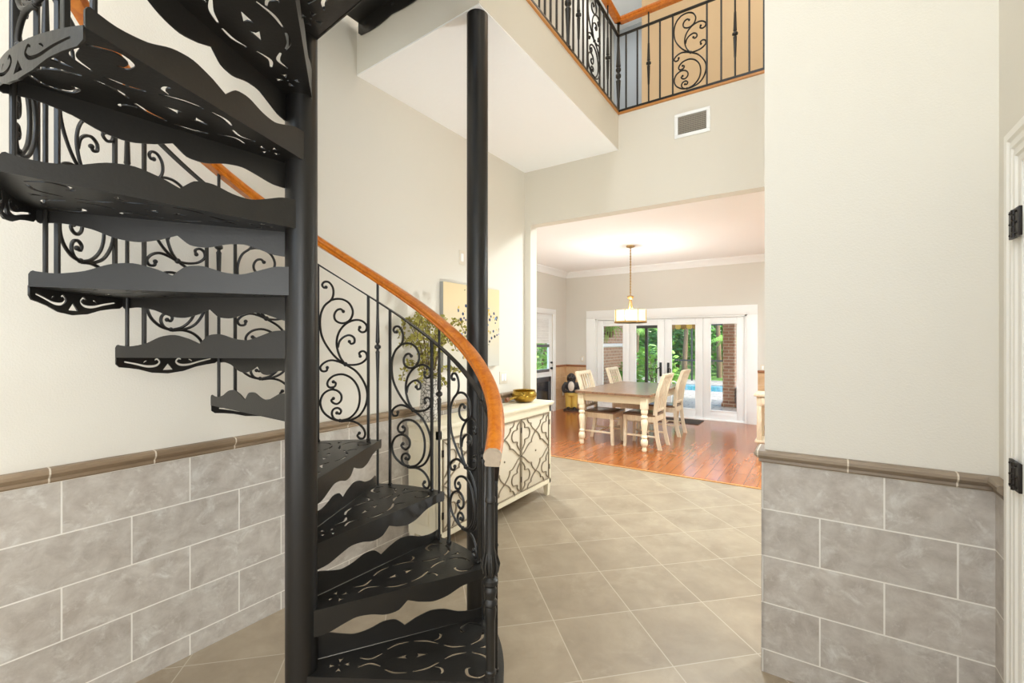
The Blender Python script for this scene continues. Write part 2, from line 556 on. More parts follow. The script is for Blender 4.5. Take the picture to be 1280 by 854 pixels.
struct(b.build('tile_wainscot', M_TILE_S, ws))
b = MB(); b.box((DX, DY - .012, 0), (-4.2, DY, .94)); b.box((-.87, DY - .012, 0), (1.8, DY, .94))
struct(b.build('tile_wainscot', M_TAN, wdb))
b = MB(); b.box((DX, DY - .03, .94), (-4.2, DY, .985), .008); b.box((-.87, DY - .03, .94), (1.8, DY, .985), .008)
struct(b.build('chair_rail', simple('dining_rail_wood', srgb(150, 98, 62), 0.4), wdb))
b = MB(); b.box((DX, 8.74, 0), (DX + .012, DY, .94)); b.box((DX, YB + .12, 0), (DX + .012, 7.5, .94))
struct(b.build('tile_wainscot', M_TAN_S, wdl))
b = MB(); b.box((DX, 8.74, .94), (DX + .03, DY - .03, .985), .008); b.box((DX, YB + .12, .94), (DX + .03, 7.5, .985), .008)
struct(b.build('chair_rail', bpy.data.materials['dining_rail_wood'], wdl))

# ------------------------------------------------------------------ door in the side wall (right edge of picture)
d1 = bpy.data.objects.new('door_1', None); COL.objects.link(d1); d1.location = (XS, 2.085, 0); struct(d1)
b = MB()
prof = [(0, 0), (0, .014), (.006, .018), (.022, .018), (.028, .024), (.040, .024), (.046, .018), (.056, .018), (.062, .024), (.074, .024), (.080, .018), (.090, .018), (.098, .026), (.122, .026), (.126, .020), (.126, 0)]
rings = []
for (yy, zz, sy, sz) in ((2.086, 0, 1, 0), (2.086, 2.07, 1, 1), (1.35, 2.07, -1, 1), (1.35, 0, -1, 0)):
    rings.append([(XS - q[1], yy + sy * q[0], zz + sz * q[0]) for q in prof])
b.grid(rings, True, True)
bo = b.build('casing', M_TRIM, d1); bo.location = (-XS, -2.085, 0)
b = MB(); b.box((XS + .03, 1.35, .008), (XS + .07, 2.08, 2.065), .004)
for z0, z1 in ((.25, .95), (1.15, 1.9)):
    b.box((XS + .022, 1.5, z0), (XS + .031, 1.94, z1), .006)
bo = b.build('door_leaf', M_WHITE, d1); bo.location = (-XS, -2.085, 0)
for zc in (1.875, 1.075, .25):
    b = MB()
    b.box((XS - .034, 2.0856, zc - .046), (XS - .025, 2.13, zc + .046), .002)
    b.box((XS - .034, 2.04, zc - .046), (XS - .025, 2.082, zc + .046), .002)
    for k in range(5):
        b.tube([(XS - .033, 2.0851, zc - .046 + k * .0184), (XS - .033, 2.0851, zc - .0315 + k * .0184)], .0075, 10)
    for k in (-.035, 0, .035):
        b.ball((XS - .035, 2.111, zc + k), .004); b.ball((XS - .035, 2.060, zc + k), .004)
    bo = b.build('hinge', M_HINGE, d1); bo.location = (-XS, -2.085, 0)

# window behind the camera
w2 = bpy.data.objects.new('window_2', None); COL.objects.link(w2); w2.location = ((WX0 + WX1) / 2, -2.46, WZ0); struct(w2)
b = MB()
cx = (WX0 + WX1) / 2
for x in (WX0, cx - .02, WX1 - .06):
    b.box((x - cx, -.04, 0), (x - cx + .06, .04, WZ1 - WZ0), .005)
for z in (0, (WZ1 - WZ0) / 2, WZ1 - WZ0 - .06):
    b.box((WX0 - cx, -.035, z), (WX1 - cx, .035, z + .06), .005)
b.build('window_frame', M_WHITE, w2)
b = MB(); b.box((WX0 - cx, -.004, 0), (WX1 - cx, .004, WZ1 - WZ0)); b.build('pane', M_GLASS, w2)

# ------------------------------------------------------------------ French doors
fd = bpy.data.objects.new('door_2', None); COL.objects.link(fd); fd.location = ((FX0 + FX1) / 2, DY, 0); struct(fd)
OX, OY = (FX0 + FX1) / 2, DY
def loc(b, name, mat, parent, ang=35):
    o = b.build(name, mat, parent, angle=ang)
    o.location = (-OX, -OY, 0)
    return o
b = MB()
b.box((-4.20, DY - .022, 0), (FX0, DY, 2.165), .006); b.box((FX1, DY - .022, 0), (-.868, DY, 2.165), .006)
b.box((-4.20, DY - .026, FZ), (-.868, DY, 2.165), .006)
b.box((FX0, DY - .01, 0), (FX0 + .03, DY + .12, FZ)); b.box((FX1 - .03, DY - .01, 0), (FX1, DY + .12, FZ)); b.box((FX0, DY - .01, FZ - .03), (FX1, DY + .12, FZ))
b.box((FX0, DY, 0.004), (FX1, DY + .12, .03), .004)
loc(b, 'casing', M_WHITE, fd)
pw = (FX1 - FX0 - .06) / 4
for i in range(4):
    x0 = FX0 + .03 + pw * i
    x1 = x0 + pw
    g0, g1 = x0 + .135, x1 - .135
    gz0, gz1 = .20, 1.835
    b = MB()
    yy0, yy1 = DY + .03, DY + .075
    e = .003
    b.box((x0 + e, yy0, .032), (g0, yy1, FZ - .034), .003); b.box((g1, yy0, .032), (x1 - e, yy1, FZ - .034), .003)
    b.box((g0, yy0, .032), (g1, yy1, gz0), .003); b.box((g0, yy0, gz1), (g1, yy1, FZ - .034), .003)
    for (a0, a1, c0, c1) in ((g0 - .02, g0 + .006, gz0 - .02, gz1 + .02), (g1 - .006, g1 + .02, gz0 - .02, gz1 + .02), (g0, g1, gz0 - .02, gz0 + .006), (g0, g1, gz1 - .006, gz1 + .02)):
        b.box((a0, yy0 - .012, c0), (a1, yy0 + .004, c1), .004)
    leaf = loc(b, 'door_panel', M_WHITE, fd)
    b = MB(); b.box((g0, DY + .048, gz0), (g1, DY + .054, gz1))
    p = b.build('pane', M_GLASS, leaf)
    if i in (1, 2):
        b = MB()
        hx = x1 - .075 if i == 1 else x0 + .075
        b.box((hx - .022, yy0 - .022, .80), (hx + .022, yy0 - .002, 1.08), .006)
        b.tube([(hx, yy0 - .02, .98), (hx, yy0 - .06, .98), (hx - (.06 if i == 1 else -.06), yy0 - .065, .955), (hx - (.07 if i == 1 else -.05), yy0 - .065, .86)], .010, 8)
        h = b.build('handle', M_BLACK, leaf)

# white back door with pet flap (dining room left wall)
kd = bpy.data.objects.new('door_3', None); COL.objects.link(kd); kd.location = (DX, KD1, 0); struct(kd)
def kloc(b, name, mat, parent=None):
    o = b.build(name, mat, parent if parent is not None else kd)
    if parent is None:
        o.location = (-DX, -KD1, 0)
    return o
b = MB()
b.box((DX, KD0 - .11, 0), (DX + .02, KD0, 2.19), .005); b.box((DX, KD1, 0), (DX + .02, KD1 + .1, 2.19), .005); b.box((DX, KD0 - .11, KDZ), (DX + .022, KD1 + .1, 2.19), .005)
kloc(b, 'casing', M_WHITE)
b = MB()
lx0, lx1 = DX - .07, DX - .025
ly0, ly1 = KD0 + .12, KD1 - .13
b.box((lx0, KD0, .01), (lx1, ly0, KDZ)); b.box((lx0, ly1, .01), (lx1, KD1, KDZ)); b.box((lx0, ly0, .01), (lx1, ly1, .92)); b.box((lx0, ly0, 1.98), (lx1, ly1, KDZ))
leaf = kloc(b, 'door_leaf', M_WHITE)
b = MB(); b.box((lx0 + .015, ly0, .92), (lx0 + .021, ly1, 1.98)); kloc(b, 'pane', M_GLASS, leaf)
b = MB(); b.box((lx1 - .012, ly0 + .005, 1.46), (lx1 - .004, ly1 - .005, 1.98)); kloc(b, 'blind', M_BLIND, leaf)
b = MB(); b.box((lx1 - .014, ly0, 1.38), (lx1 + .012, ly1, 1.44), .006); b.box((lx1 - .014, ly0, .86), (lx1 + .012, ly1, .92), .006)
kloc(b, 'lite_rail', simple('grey_lite_rail', srgb(96, 98, 100), .4), leaf)
b = MB()
py0, py1, pz0, pz1 = ly0 + .01, ly1 + .05, .12, .76
for lo, hi in (((lx1, py0, pz0), (lx1 + .03, py0 + .1, pz1)), ((lx1, py1 - .1, pz0), (lx1 + .03, py1, pz1)), ((lx1, py0, pz0), (lx1 + .03, py1, pz0 + .1)), ((lx1, py0, pz1 - .1), (lx1 + .03, py1, pz1))):
    b.box(lo, hi, .01)
kloc(b, 'pet_flap_frame', simple('dark_pet_frame', srgb(70, 70, 72), .4), leaf)
b = MB(); b.box((lx1, py0 + .1, pz0 + .1), (lx1 + .012, py1 - .1, pz1 - .1))
kloc(b, 'pet_flap', simple('dark_flap', srgb(44, 46, 50), .15), leaf)
for z in (.93, 1.05):
    b = MB(); b.ball((lx1 + .035, KD1 - .065, z), .028 if z < 1 else .024, sx=.8); b.tube([(lx1, KD1 - .065, z), (lx1 + .03, KD1 - .065, z)], .014)
    kloc(b, 'knob', M_BLACK, leaf)

# ------------------------------------------------------------------ spiral staircase
CX, CY = -1.605, 0.981
H0, RISE, DT = 0.024, 0.2367, 29.66
RT, RB = 0.757, 0.730
TH0 = -6.5 + 1.3 + 33.74            # world angle of the first tread's front edge
DZ = {1: .010, 7: -.006, 9: .014, 10: .016, 11: .012}
DA = {9: -2.4, 10: -1.6, 8: -.6}
def tz(i): return H0 + RISE * i + DZ.get(i, 0)
def fang(i): return TH0 + DT * (i - 1) + DA.get(i, 0)
HALF = 15.95
st = thing('spiral_staircase', 'tall black iron spiral staircase with cut-out treads and an orange oak handrail', 'staircase', (CX, CY, 0))
# column
b = MB(); b.lathe([(.056, 0), (.056, 4.55), (.03, 4.58), (.001, 4.6)], n=40); b.lathe([(.15, 0), (.15, .012), (.06, .014)], n=32)
b.build('column', M_COLUMN, st)
# tread plate with cut-outs
def sym(pts): return [pts, [(x, -y) for x, y in pts]]
si, ti = 0.028, 0.044
co_x, co_y = RT * math.cos(R(HALF)), RT * math.sin(R(HALF))
outer = [(si, -ti), (co_x, -co_y)] + [(RT * math.cos(R(a)), RT * math.sin(R(a))) for a in [-HALF + 2 * HALF * k / 16 for k in range(1, 16)]] + [(co_x, co_y), (si, ti)]
holes = []
for ln in ([(.206, .026), (.248, .013), (.29, .036)], [(.307, .057), (.343, .080), (.389, .088)], [(.41, .088), (.46, .080), (.508, .056)],
           [(.53, .041), (.566, .024), (.615, .019)], [(.697, .136), (.652, .163), (.613, .145), (.609, .112), (.624, .106)], [(.698, .107), (.686, .055), (.638, .023)]):
    for q in sym(ln):
        holes.append(strip(q, .012))
for q in sym([(.492, .0755), (.514, .088), (.52, .108), (.513, .118)]):
    holes.append(strip(q, .010))
def tri(cx, cy, ang, l, w):
    c, s = math.cos(ang), math.sin(ang)
    pts = [(0, 0), (l, w), (l * .82, 0), (l, -w)]
    return [(cx + c * x - s * y, cy + s * x + c * y) for x, y in pts]
holes += [tri(.342, 0, 0, .045, .014), tri(.467, 0, PI, .045, .014), tri(.662, 0, 0, .05, .012)]
for k in range(4):
    a = PI / 4 * 2 * k
    rr = .014
    holes.append(tri(.135 + rr * math.cos(a), rr * math.sin(a), a, .024, .011))
holes.append([(.135 + .004 * math.cos(k), .004 * math.sin(k)) for k in [2 * PI * j / 8 for j in range(8)]])
tread_me = plate(outer, holes, .0035)
# wavy plates: profile (distance from column axis -> height)
WAVE = [(.05, .100), (.10, .098), (.15, .079), (.20, .062), (.255, .068), (.31, .088), (.36, .084), (.395, .050), (.397, .050), (.44, .069), (.50, .086), (.56, .078), (.62, .050), (.69, .038), (.752, .046)]
def wavy(up, k=1.0):
    e = Vector((co_x - si, co_y - ti, 0))
    L = e.length
    dense = []
    for j in range(len(WAVE) - 1):
        (a, ha), (c, hc) = WAVE[j], WAVE[j + 1]
        n = 4
        for q in range(n):
            t = q / n
            tt = t * t * (3 - 2 * t) if False else t
            dense.append((a + (c - a) * tt, ha + (hc - ha) * tt))
    dense.append(WAVE[-1])
    # smooth the lobes but keep the cusp
    for it in range(2):
        dense = [dense[0]] + [(d[0], d[1] if abs(d[0] - .396) < .004 else .25 * dense[i - 1][1] + .5 * d[1] + .25 * dense[i + 1][1]) for i, d in list(enumerate(dense))[1:-1]] + [dense[-1]]
    pts = [((d[0] - .05) / (.752 - .05), d[1] * k) for d in dense]
    pts[-1] = (1.0, pts[-1][1] * .8)
    pts[-1] = (1.0, .034 * k)
    pts.insert(-1, (.993, .043 * k))
    pts.insert(-2, (.985, .046 * k))
    return pts
def wave_plate(sign_y, up, name, k=1.0):
    b = MB()
    a = Vector((si, sign_y * ti, 0)); c = Vector((co_x, sign_y * co_y, 0))
    n = Vector((-(c - a).y, (c - a).x, 0)).normalized() * .005
    base = [a.lerp(c, t) for t, h in wavy(up, k)]
    pr = wavy(up, k)
    lo = [p + Vector((0, 0, (-.004 if up else .004))) for p in base]
    hi = [p + Vector((0, 0, (h if up else -h))) for p, (t, h) in zip(base, pr)]
    rings = []
    for l, h in zip(lo, hi):
        rings.append([l - n / 2, l + n / 2, h + n / 2, h - n / 2])
    b.grid(rings, True, True)
    return b.mesh(name, 40)
front_me = wave_plate(-1, False, 'front_plate', 0.95)
back_me = wave_plate(1, True, 'back_plate', 1.0)
# end plate with scroll cut-outs, bent round the outer edge
W = RT * R(HALF)
eo = [(-W, 0), (W, 0), (W, -.030), (W * .93, -.043), (W * .75, -.048), (W * .55, -.056), (W * .3, -.073), (0, -.080), (-W * .3, -.073), (-W * .55, -.056), (-W * .75, -.048), (-W * .93, -.043), (-W, -.030)]
eh = []
for s in (1, -1):
    eh.append(strip([(s * .178, -.022), (s * .13, -.033), (s * .085, -.045), (s * .05, -.044), (s * .034, -.030), (s * .044, -.016), (s * .054, -.021)], .0095, True))
    eh.append(strip([(s * .100, -.030), (s * .093, -.024), (s * .085, -.021)], .005, True))
eh.append([(0, -.036), (.021, -.064), (-.021, -.064)])
em = plate(eo, eh, .005)
bm = bmesh.new(); bm.from_mesh(em)
for k in range(-9, 10):
    bmesh.ops.bisect_plane(bm, geom=list(bm.verts) + list(bm.edges) + list(bm.faces), plane_co=(W * k / 10, 0, 0), plane_no=(1, 0, 0))
for v in bm.verts:
    a = v.co.x / RT
    r = RT + v.co.z
    v.co = Vector((r * math.cos(a), r * math.sin(a), v.co.y))
bmesh.ops.recalc_face_normals(bm, faces=list(bm.faces))
bm.to_mesh(em); bm.free()
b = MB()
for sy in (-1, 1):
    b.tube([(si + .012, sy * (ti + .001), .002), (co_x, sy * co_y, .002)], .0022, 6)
bead_me = b.mesh('edge_highlight')
M_EDGE_LIGHT = simple('painted_edge_highlight', srgb(128, 124, 116), 0.45, 0.4)  # lighter grey stands in for light caught along the tread edges
NT = 14
for i in range(1, NT + 1):
    t = link('tread', tread_me, M_IRON, st, (0, 0, tz(i) - .003), R(fang(i) + HALF))
    link('front_plate', front_me, M_IRON, t)
    link('back_plate', back_me, M_IRON, t)
    link('end_plate', em, M_IRON, t)
    link('edge_highlight', bead_me, M_EDGE_LIGHT, t)['label'] = 'lighter grey rods imitating highlights along the tread edges'

# railing pieces
def cyl(r, deg, z): return Vector((r * math.cos(R(deg)), r * math.sin(R(deg)), z))
def railz(deg): return H0 + RISE + RISE * (deg - fang(1)) / DT   # nosing line height at an angle
bar_mes = {}
def barm(h, key):
    b = MB(); b.box((-.0065, -.0065, 0), (.0065, .0065, h), .0012, seg=1)
    b.box((-.010, -.010, 0), (.010, .010, .012), .003, seg=1)
    return b.mesh('baluster')
def spin_mesh(h, kz, r=.0068, name='spindle', big=1.0):
    b = MB()
    k = big
    prof = [(r, 0), (r, kz - .19), (r * 1.05 * k, kz - .18), (.0105 * k, kz - .035), (.0115 * k, kz - .027), (.007 * k, kz - .018), (.007 * k, kz - .014), (.017 * k, kz - .006), (.017 * k, kz + .006), (.007 * k, kz + .014), (.007 * k, kz + .018),
            (.0115 * k, kz + .027), (.0105 * k, kz + .035), (r * 1.05 * k, kz + .17), (r, kz + .18), (r, h)]
    b.lathe(prof, n=10)
    return b.mesh(name)
S_CURVES = [  # scroll ironwork traced as strokes: (points, start ball, end ball)
 [(62,110),(52,112),(45,100),(55,87),(75,88),(92,110),(95,140),(85,165),(55,192),(38,235),(37,290),(50,340),(85,395),(120,430),(150,450)],
 [(85,166),(110,160),(140,163),(168,180),(184,212),(178,242),(158,262),(130,267),(105,255),(99,232),(110,211),(128,205),(140,215)],
 [(150,450),(125,415),(110,365),(115,320),(135,285),(165,262),(200,252),(230,258),(250,278),(246,300),(228,307),(213,297),(217,285)],
 [(115,375),(124,345),(145,326),(170,320),(190,332),(191,352),(176,358),(168,348)],
 [(150,450),(190,451),(225,443),(250,422),(248,400),(232,390),(215,398),(219,413)],
 [(150,450),(120,437),(85,430),(55,440),(37,460),(45,477),(64,476),(68,462)],
 [(155,452),(200,480),(235,525),(253,575),(245,630),(215,675),(170,695),(125,698)],
 [(125,698),(170,685),(205,650),(217,600),(208,550),(180,512),(140,493),(100,497),(75,515),(68,535),(78,549),(100,546),(106,531),(95,525)],
 [(125,698),(85,685),(50,655),(37,615),(50,578),(80,560),(110,563),(130,582),(130,607),(113,622),(95,618),(86,606),(95,598)],
 [(125,698),(100,688),(88,666),(95,646),(115,640),(130,652),(124,666),(111,662)],
 [(130,700),(170,698),(205,708),(232,730),(243,755),(235,775),(217,776),(206,764),(215,753)],
]
CLIPS = [(150, 448, 18), (125, 696, 14), (93, 553, 12), (160, 262, 12)]
def scroll_mesh(mapper, curves, name, r=.0062):
    b = MB()
    for c in curves:
        P = catmull([(x, y, 0) for x, y in c], 4)
        pts = [mapper(p.x, p.y) for p in P]
        b.tube(pts, r, 6)
        if c is not S_CURVES[6]:
            b.ball(pts[-1], r * 1.5, u=8, v=6)
        if c is S_CURVES[0]:
            b.ball(pts[0], r * 1.5, u=8, v=6)
    for x, y, s in CLIPS:
        b.ball(mapper(x, y), r * s / 9, u=8, v=6)
    return b.mesh(name, 60)
def stair_map(x, y):
    a = 4.6 + (258 - x) / 231 * 20.2
    return cyl(RB, a, (785 - y) * .00121)
sc_me = scroll_mesh(stair_map, S_CURVES, 'scroll_panel')
IR, WR = .737, .86
b1 = barm(IR + .038, 0)
b2 = barm(IR + .20, 0)
sp_me = spin_mesh(RISE + WR - .012, RISE + .50)
for i in range(1, NT + 1):
    z = tz(i)
    for off, me in ((4.6, b1), (24.8, b2)):
        p = cyl(RB, fang(i) + off, z)
        o = link('baluster', me, M_IRON, st, p, R(fang(i) + off))
    link('scroll_panel', sc_me, M_IRON, st, (0, 0, z), R(fang(i)))
    if i > 1:
        link('spindle', sp_me, M_IRON, st, cyl(RB, fang(i) + .6, z - RISE), R(fang(i)))
def helix(prof, a0, a1, dz, r0, step=2.0, mb=None):
    b = mb or MB()
    rings = []
    n = int((a1 - a0) / step)
    for k in range(n + 1):
        a = a0 + (a1 - a0) * k / n
        rings.append([cyl(r0 + q[0], a, railz(a) + dz + q[1]) for q in prof])
    b.grid(rings, True, True)
    return b
AE = fang(15)
helix([(-.013, -.004), (.013, -.004), (.013, .004), (-.013, .004)], fang(1) - .5, AE, IR, RB).build('iron_rail', M_IRON, st)
wp = [(-.024, -.026), (.024, -.026), (.028, -.018), (.024, -.010), (.031, 0), (.032, .010), (.025, .022), (.012, .029), (-.012, .029), (-.025, .022), (-.032, .010), (-.031, 0), (-.024, -.010), (-.028, -.018)]
hr = helix(wp, fang(1) - 3.5, AE + 4, WR, RB).build('handrail', M_OAK, st, angle=28)
wp2 = [(x * 1.02, z * 1.02) for x, z in wp]
helix(wp2, fang(1) - 4.0, fang(1) - 3.2, WR, RB, 0.4).build('rail_end', M_RAW, hr)['label'] = 'pale worn end of the oak handrail'
# newel post
b = MB()
nh = railz(fang(1)) + WR - .03
prof = [(.026, 0), (.026, .015), (.017, .02), (.017, .30), (.021, .305), (.021, .318), (.017, .323), (.0175, .50), (.022, .535), (.019, .55), (.025, .557), (.025, .568), (.018, .578), (.023, .60), (.023, .61), (.017, .62), (.028, .632), (.028, .645), (.017, .655), (.022, .672),
        (.026, .70), (.021, .735), (.0165, .76), (.0155, .92), (.020, .925), (.020, .938), (.0155, .945), (.0155, nh)]
b.lathe(prof, n=14)
for k in range(8):
    a = 2 * PI * k / 8
    b.tube([(.024 * math.cos(a), .024 * math.sin(a), .668), (.030 * math.cos(a), .030 * math.sin(a), .70), (.021 * math.cos(a), .021 * math.sin(a), .742)], [.005, .006, .002], 6)
b.build('newel_post', M_IRON, st, cyl(.716, fang(1) - .5, 0))
# landing platform at the top
LZ = tz(15)
b = MB()
lx, ly = XL - CX + .03, 1.905 - CY
b.prism([(0.06, 0.0, LZ - .006), (.14, ly - .06, LZ - .006), (lx, ly, LZ - .006), (lx, 0, LZ - .006)], (0, 0, .006))
lp = b.build('landing_platform', M_IRON, st)
def edge_plate(p, q, n=40, drop=.085, amp=.016, lob=3):
    b = MB()
    p, q = Vector(p), Vector(q)
    nn = Vector((-(q - p).y, (q - p).x, 0)).normalized() * .006
    rings = []
    for k in range(n + 1):
        t = k / n
        c = p.lerp(q, t)
        d = drop + amp * abs(math.sin(PI * lob * t)) if t > .02 else drop * .8
        rings.append([c - nn / 2, c + nn / 2, c + nn / 2 - Vector((0, 0, d)), c - nn / 2 - Vector((0, 0, d))])
    b.grid(rings, True, True)
    for k in (.08, .35, .65, .92):
        c = p.lerp(q, k)
        b.ball(c - Vector((0, .006, .035)), .010, u=8, v=6)
    return b
edge_plate((lx, ly, LZ - .006), (.14, ly - .06, LZ - .006)).build('edge_plate', M_IRON, lp)
edge_plate((lx, 0, LZ - .006), (.03, 0, LZ - .006)).build('edge_plate', M_IRON, lp)

# steel pole carrying the walkway corner
b = MB(); b.lathe([(.11, 0), (.11, .012), (.0565, .014), (.0565, 3.239)], n=40)
o = b.build('support_pole', M_COLUMN, None, (-1.505, 1.92, 0))
tag(o, 'plain round black pole holding up the walkway corner behind the stairs', 'pole')

# ------------------------------------------------------------------ balcony railing
def pxX(px, Y):
    u = (px - 640) / 569
    return Y * (.8316 * u - .5554) / (.5554 * u + .8316)
def pxY(px, X):
    u = (px - 640) / 569
    return X * (.5554 * u + .8316) / (.8316 * u - .5554)
RX, RY = -1.497, YB + .006
BZ = 3.582
def RXY(y): return RX + (RY - y) * .0240
br = thing('balcony_railing', 'black iron scroll railing with oak handrail along the upstairs balcony', 'railing', (RX, RY, BZ))
def rel(x, y, z=0): return (x - RX, y - RY, z)
IT, WT = .70, .835
b = MB()
b.bar(rel(RXY(1.9), 1.9, .011), rel(RX, RY, .011), .024, .022, .002); b.box(rel(RX - .012, RY - .012, 0), rel(1.8, RY + .012, .022), .002)
b.build('bottom_rail', M_IRON, br)
b = MB()
b.bar(rel(RXY(1.9), 1.9, IT), rel(RX, RY, IT), .026, .012, .002); b.box(rel(RX - .013, RY - .013, IT - .006), rel(1.8, RY + .013, IT + .006), .002)
b.build('top_rail', M_IRON, br)
b = MB()
rings = [[rel(RXY(1.9) + q[0], 1.9, WT + q[1]) for q in wp], [rel(RX + q[0], RY + q[0], WT + q[1]) for q in wp], [rel(1.8, RY + q[0], WT + q[1]) for q in wp]]
b.grid(rings, True, True)
b.build('handrail', M_OAK, br, angle=28)
bb = MB(); bb.box((-.0065, -.0065, 0), (.0065, .0065, IT), .0012, seg=1); bb_me = bb.mesh('baluster')
bs_me = spin_mesh(WT - .02, .36, name='spindle', big=1.25)
def nprof(s=1.0):
    return [(.012, 0), (.02, .0), (.02, .02), (.012, .03), (.012, .10), (.020, .27), (.022, .29), (.013, .30), (.013, .31), (.024, .325), (.024, .345), (.013, .36), (.013, .37), (.024, .385), (.024, .40), (.013, .41), (.022, .425), (.019, .45), (.012, .62), (.012, WT - .02)]
bn = MB(); bn.lathe(nprof(), n=14); bn_me = bn.mesh('newel')
for px in (782.6, 796.7, 825, 841, 883.7, 901.6, 936.7, 955):
    link('baluster', bb_me, M_IRON, br, rel(pxX(px, RY), RY))
for px in (810.8, 918.9):
    link('spindle', bs_me, M_IRON, br, rel(pxX(px, RY), RY))
x = pxX(955, RY)
for k in range(1, 12):
    link('spindle' if k % 4 == 2 else 'baluster', bs_me if k % 4 == 2 else bb_me, M_IRON, br, rel(x + .11 * k, RY))
link('newel', bn_me, M_IRON, br, (0, 0, 0))
xa, xb = pxX(841, RY), pxX(883.7, RY)
sc2 = [S_CURVES[0][7:]] + S_CURVES[1:10]
def bal_map(x, y):
    return Vector(((x - 27) / 231 * (xb - xa), 0, .035 + (700 - y) * .00118))
bsc = scroll_mesh(bal_map, sc2, 'scroll_panel')
link('scroll_panel', bsc, M_IRON, br, rel(xa, RY))
ya, yb = pxY(731.7, RX), pxY(748, RX)
def bal_map_y(x, y):
    return Vector((0, (x - 27) / 231 * (yb - ya), .035 + (700 - y) * .00118))
link('scroll_panel', scroll_mesh(bal_map_y, sc2, 'scroll_panel'), M_IRON, br, rel(RXY(ya), ya))
for px in (675.5, 683, 691, 699, 713, 726, 731.7, 748, 753.7, 763):
    link('baluster', bb_me, M_IRON, br, rel(RXY(pxY(px, RX)), pxY(px, RX)))
for px in (720, 758.8, 668):
    link('spindle', bs_me, M_IRON, br, rel(RXY(pxY(px, RX)), pxY(px, RX)))
link('newel', bn_me, M_IRON, br, rel(RXY(pxY(706, RX)), pxY(706, RX)))

# air vent in the header
vx0, vx1 = pxX(843.5, YB), pxX(888, YB)
vz0, vz1 = 3.215, 3.418
vt = thing('air_vent', 'white metal air vent grille high on the wall under the balcony', 'vent', ((vx0 + vx1) / 2, YB, vz0))
vw = (vx1 - vx0) / 2
vh = vz1 - vz0
b = MB()
f_ = .028
b.box((-vw, -.014, 0), (vw, 0, f_), .004); b.box((-vw, -.014, vh - f_), (vw, 0, vh), .004); b.box((-vw, -.0139, f_), (-vw + f_, 0, vh - f_), .001); b.box((vw - f_, -.0139, f_), (vw, 0, vh - f_), .001)
b.ball((-vw + .014, -.014, vh * .5), .004); b.ball((vw - .014, -.014, vh * .5), .004)
b.build('frame', M_WHITE, vt)
b = MB(); b.box((-vw + f_, -.003, f_), (vw - f_, -.001, vh - f_)); b.build('backing', M_VENTDARK, vt)
b = MB()
for k in range(9):
    z = f_ + .008 + k * (vh - 2 * f_ - .008) / 9
    b.box((-vw + f_, -.011, z), (vw - f_, -.009, z + .009), rot=None)
for k in range(24):
    x = -vw + f_ + (k + .5) * (2 * vw - 2 * f_) / 24
    b.box((x - .0015, -.009, f_), (x + .0015, -.004, vh - f_))
b.build('grille', M_VENTS, vt)

# ------------------------------------------------------------------ sideboard
SX, SY0, SY1, SH = -2.165, 2.33, 3.93, .92
sb = thing('sideboard', 'cream three-door sideboard with bronze fretwork doors against the left wall', 'sideboard', (XL + .02, SY0, 0))
def s_(b, name, mat, parent=sb):
    o = b.build(name, mat, parent)
    if parent is sb:
        o.location = (-(XL + .02), -SY0, 0)
    return o
b = MB(); b.box((XL + .04, SY0 - .02, SH - .03), (SX + .025, SY1 + .02, SH), .008)
b.box((XL + .04, SY0 - .01, SH - .042), (SX + .014, SY1 + .01, SH - .03), .004)
s_(b, 'top', M_CREAM)
b = MB(); b.box((XL + .04, SY0, .12), (SX - .022, SY1, SH - .042))
b.box((SX - .03, SY0, .12), (SX, SY0 + .035, SH - .042), .003); b.box((SX - .03, SY1 - .035, .12), (SX, SY1, SH - .042), .003)
b.box((SX - .03, SY0, .12), (SX, SY1, .165), .003); b.box((SX - .03, SY0, SH - .105), (SX, SY1, SH - .042), .003)
b.box((XL + .09, SY0 - .01, .2), (SX - .09, SY0 + .002, SH - .13), .004)
s_(b, 'carcass', M_CREAM)
for yy in (SY0 + .03, SY1 - .03):
    for xx in (XL + .07, SX - .03):
        b = MB()
        rings = []
        for z, w in ((0, .018), (.125, .028)):
            rings.append([(xx - w, yy - w, z), (xx + w, yy - w, z), (xx + w, yy + w, z), (xx - w, yy + w, z)])
        b.grid(rings); s_(b, 'leg', M_CREAM)
dy0, dz0, dz1 = SY0 + .038, .168, SH - .108
dw = (SY1 - SY0 - .076) / 3
FRET = [
 [(.5, .21), (.40, .17), (.33, .115), (.33, .085), (.26, .075), (.22, .04), (.20, 0)],
 [(.5, .21), (.40, .27), (.345, .33), (.345, .355), (.27, .365), (.20, .40), (.10, .46), (0, .5)],
 [(0, .02), (.08, .05), (.12, .09), (.12, .125), (.23, .135), (.28, .18), (.28, .235), (.23, .28), (.12, .29), (.12, .33), (.07, .385), (.0, .43)],
]
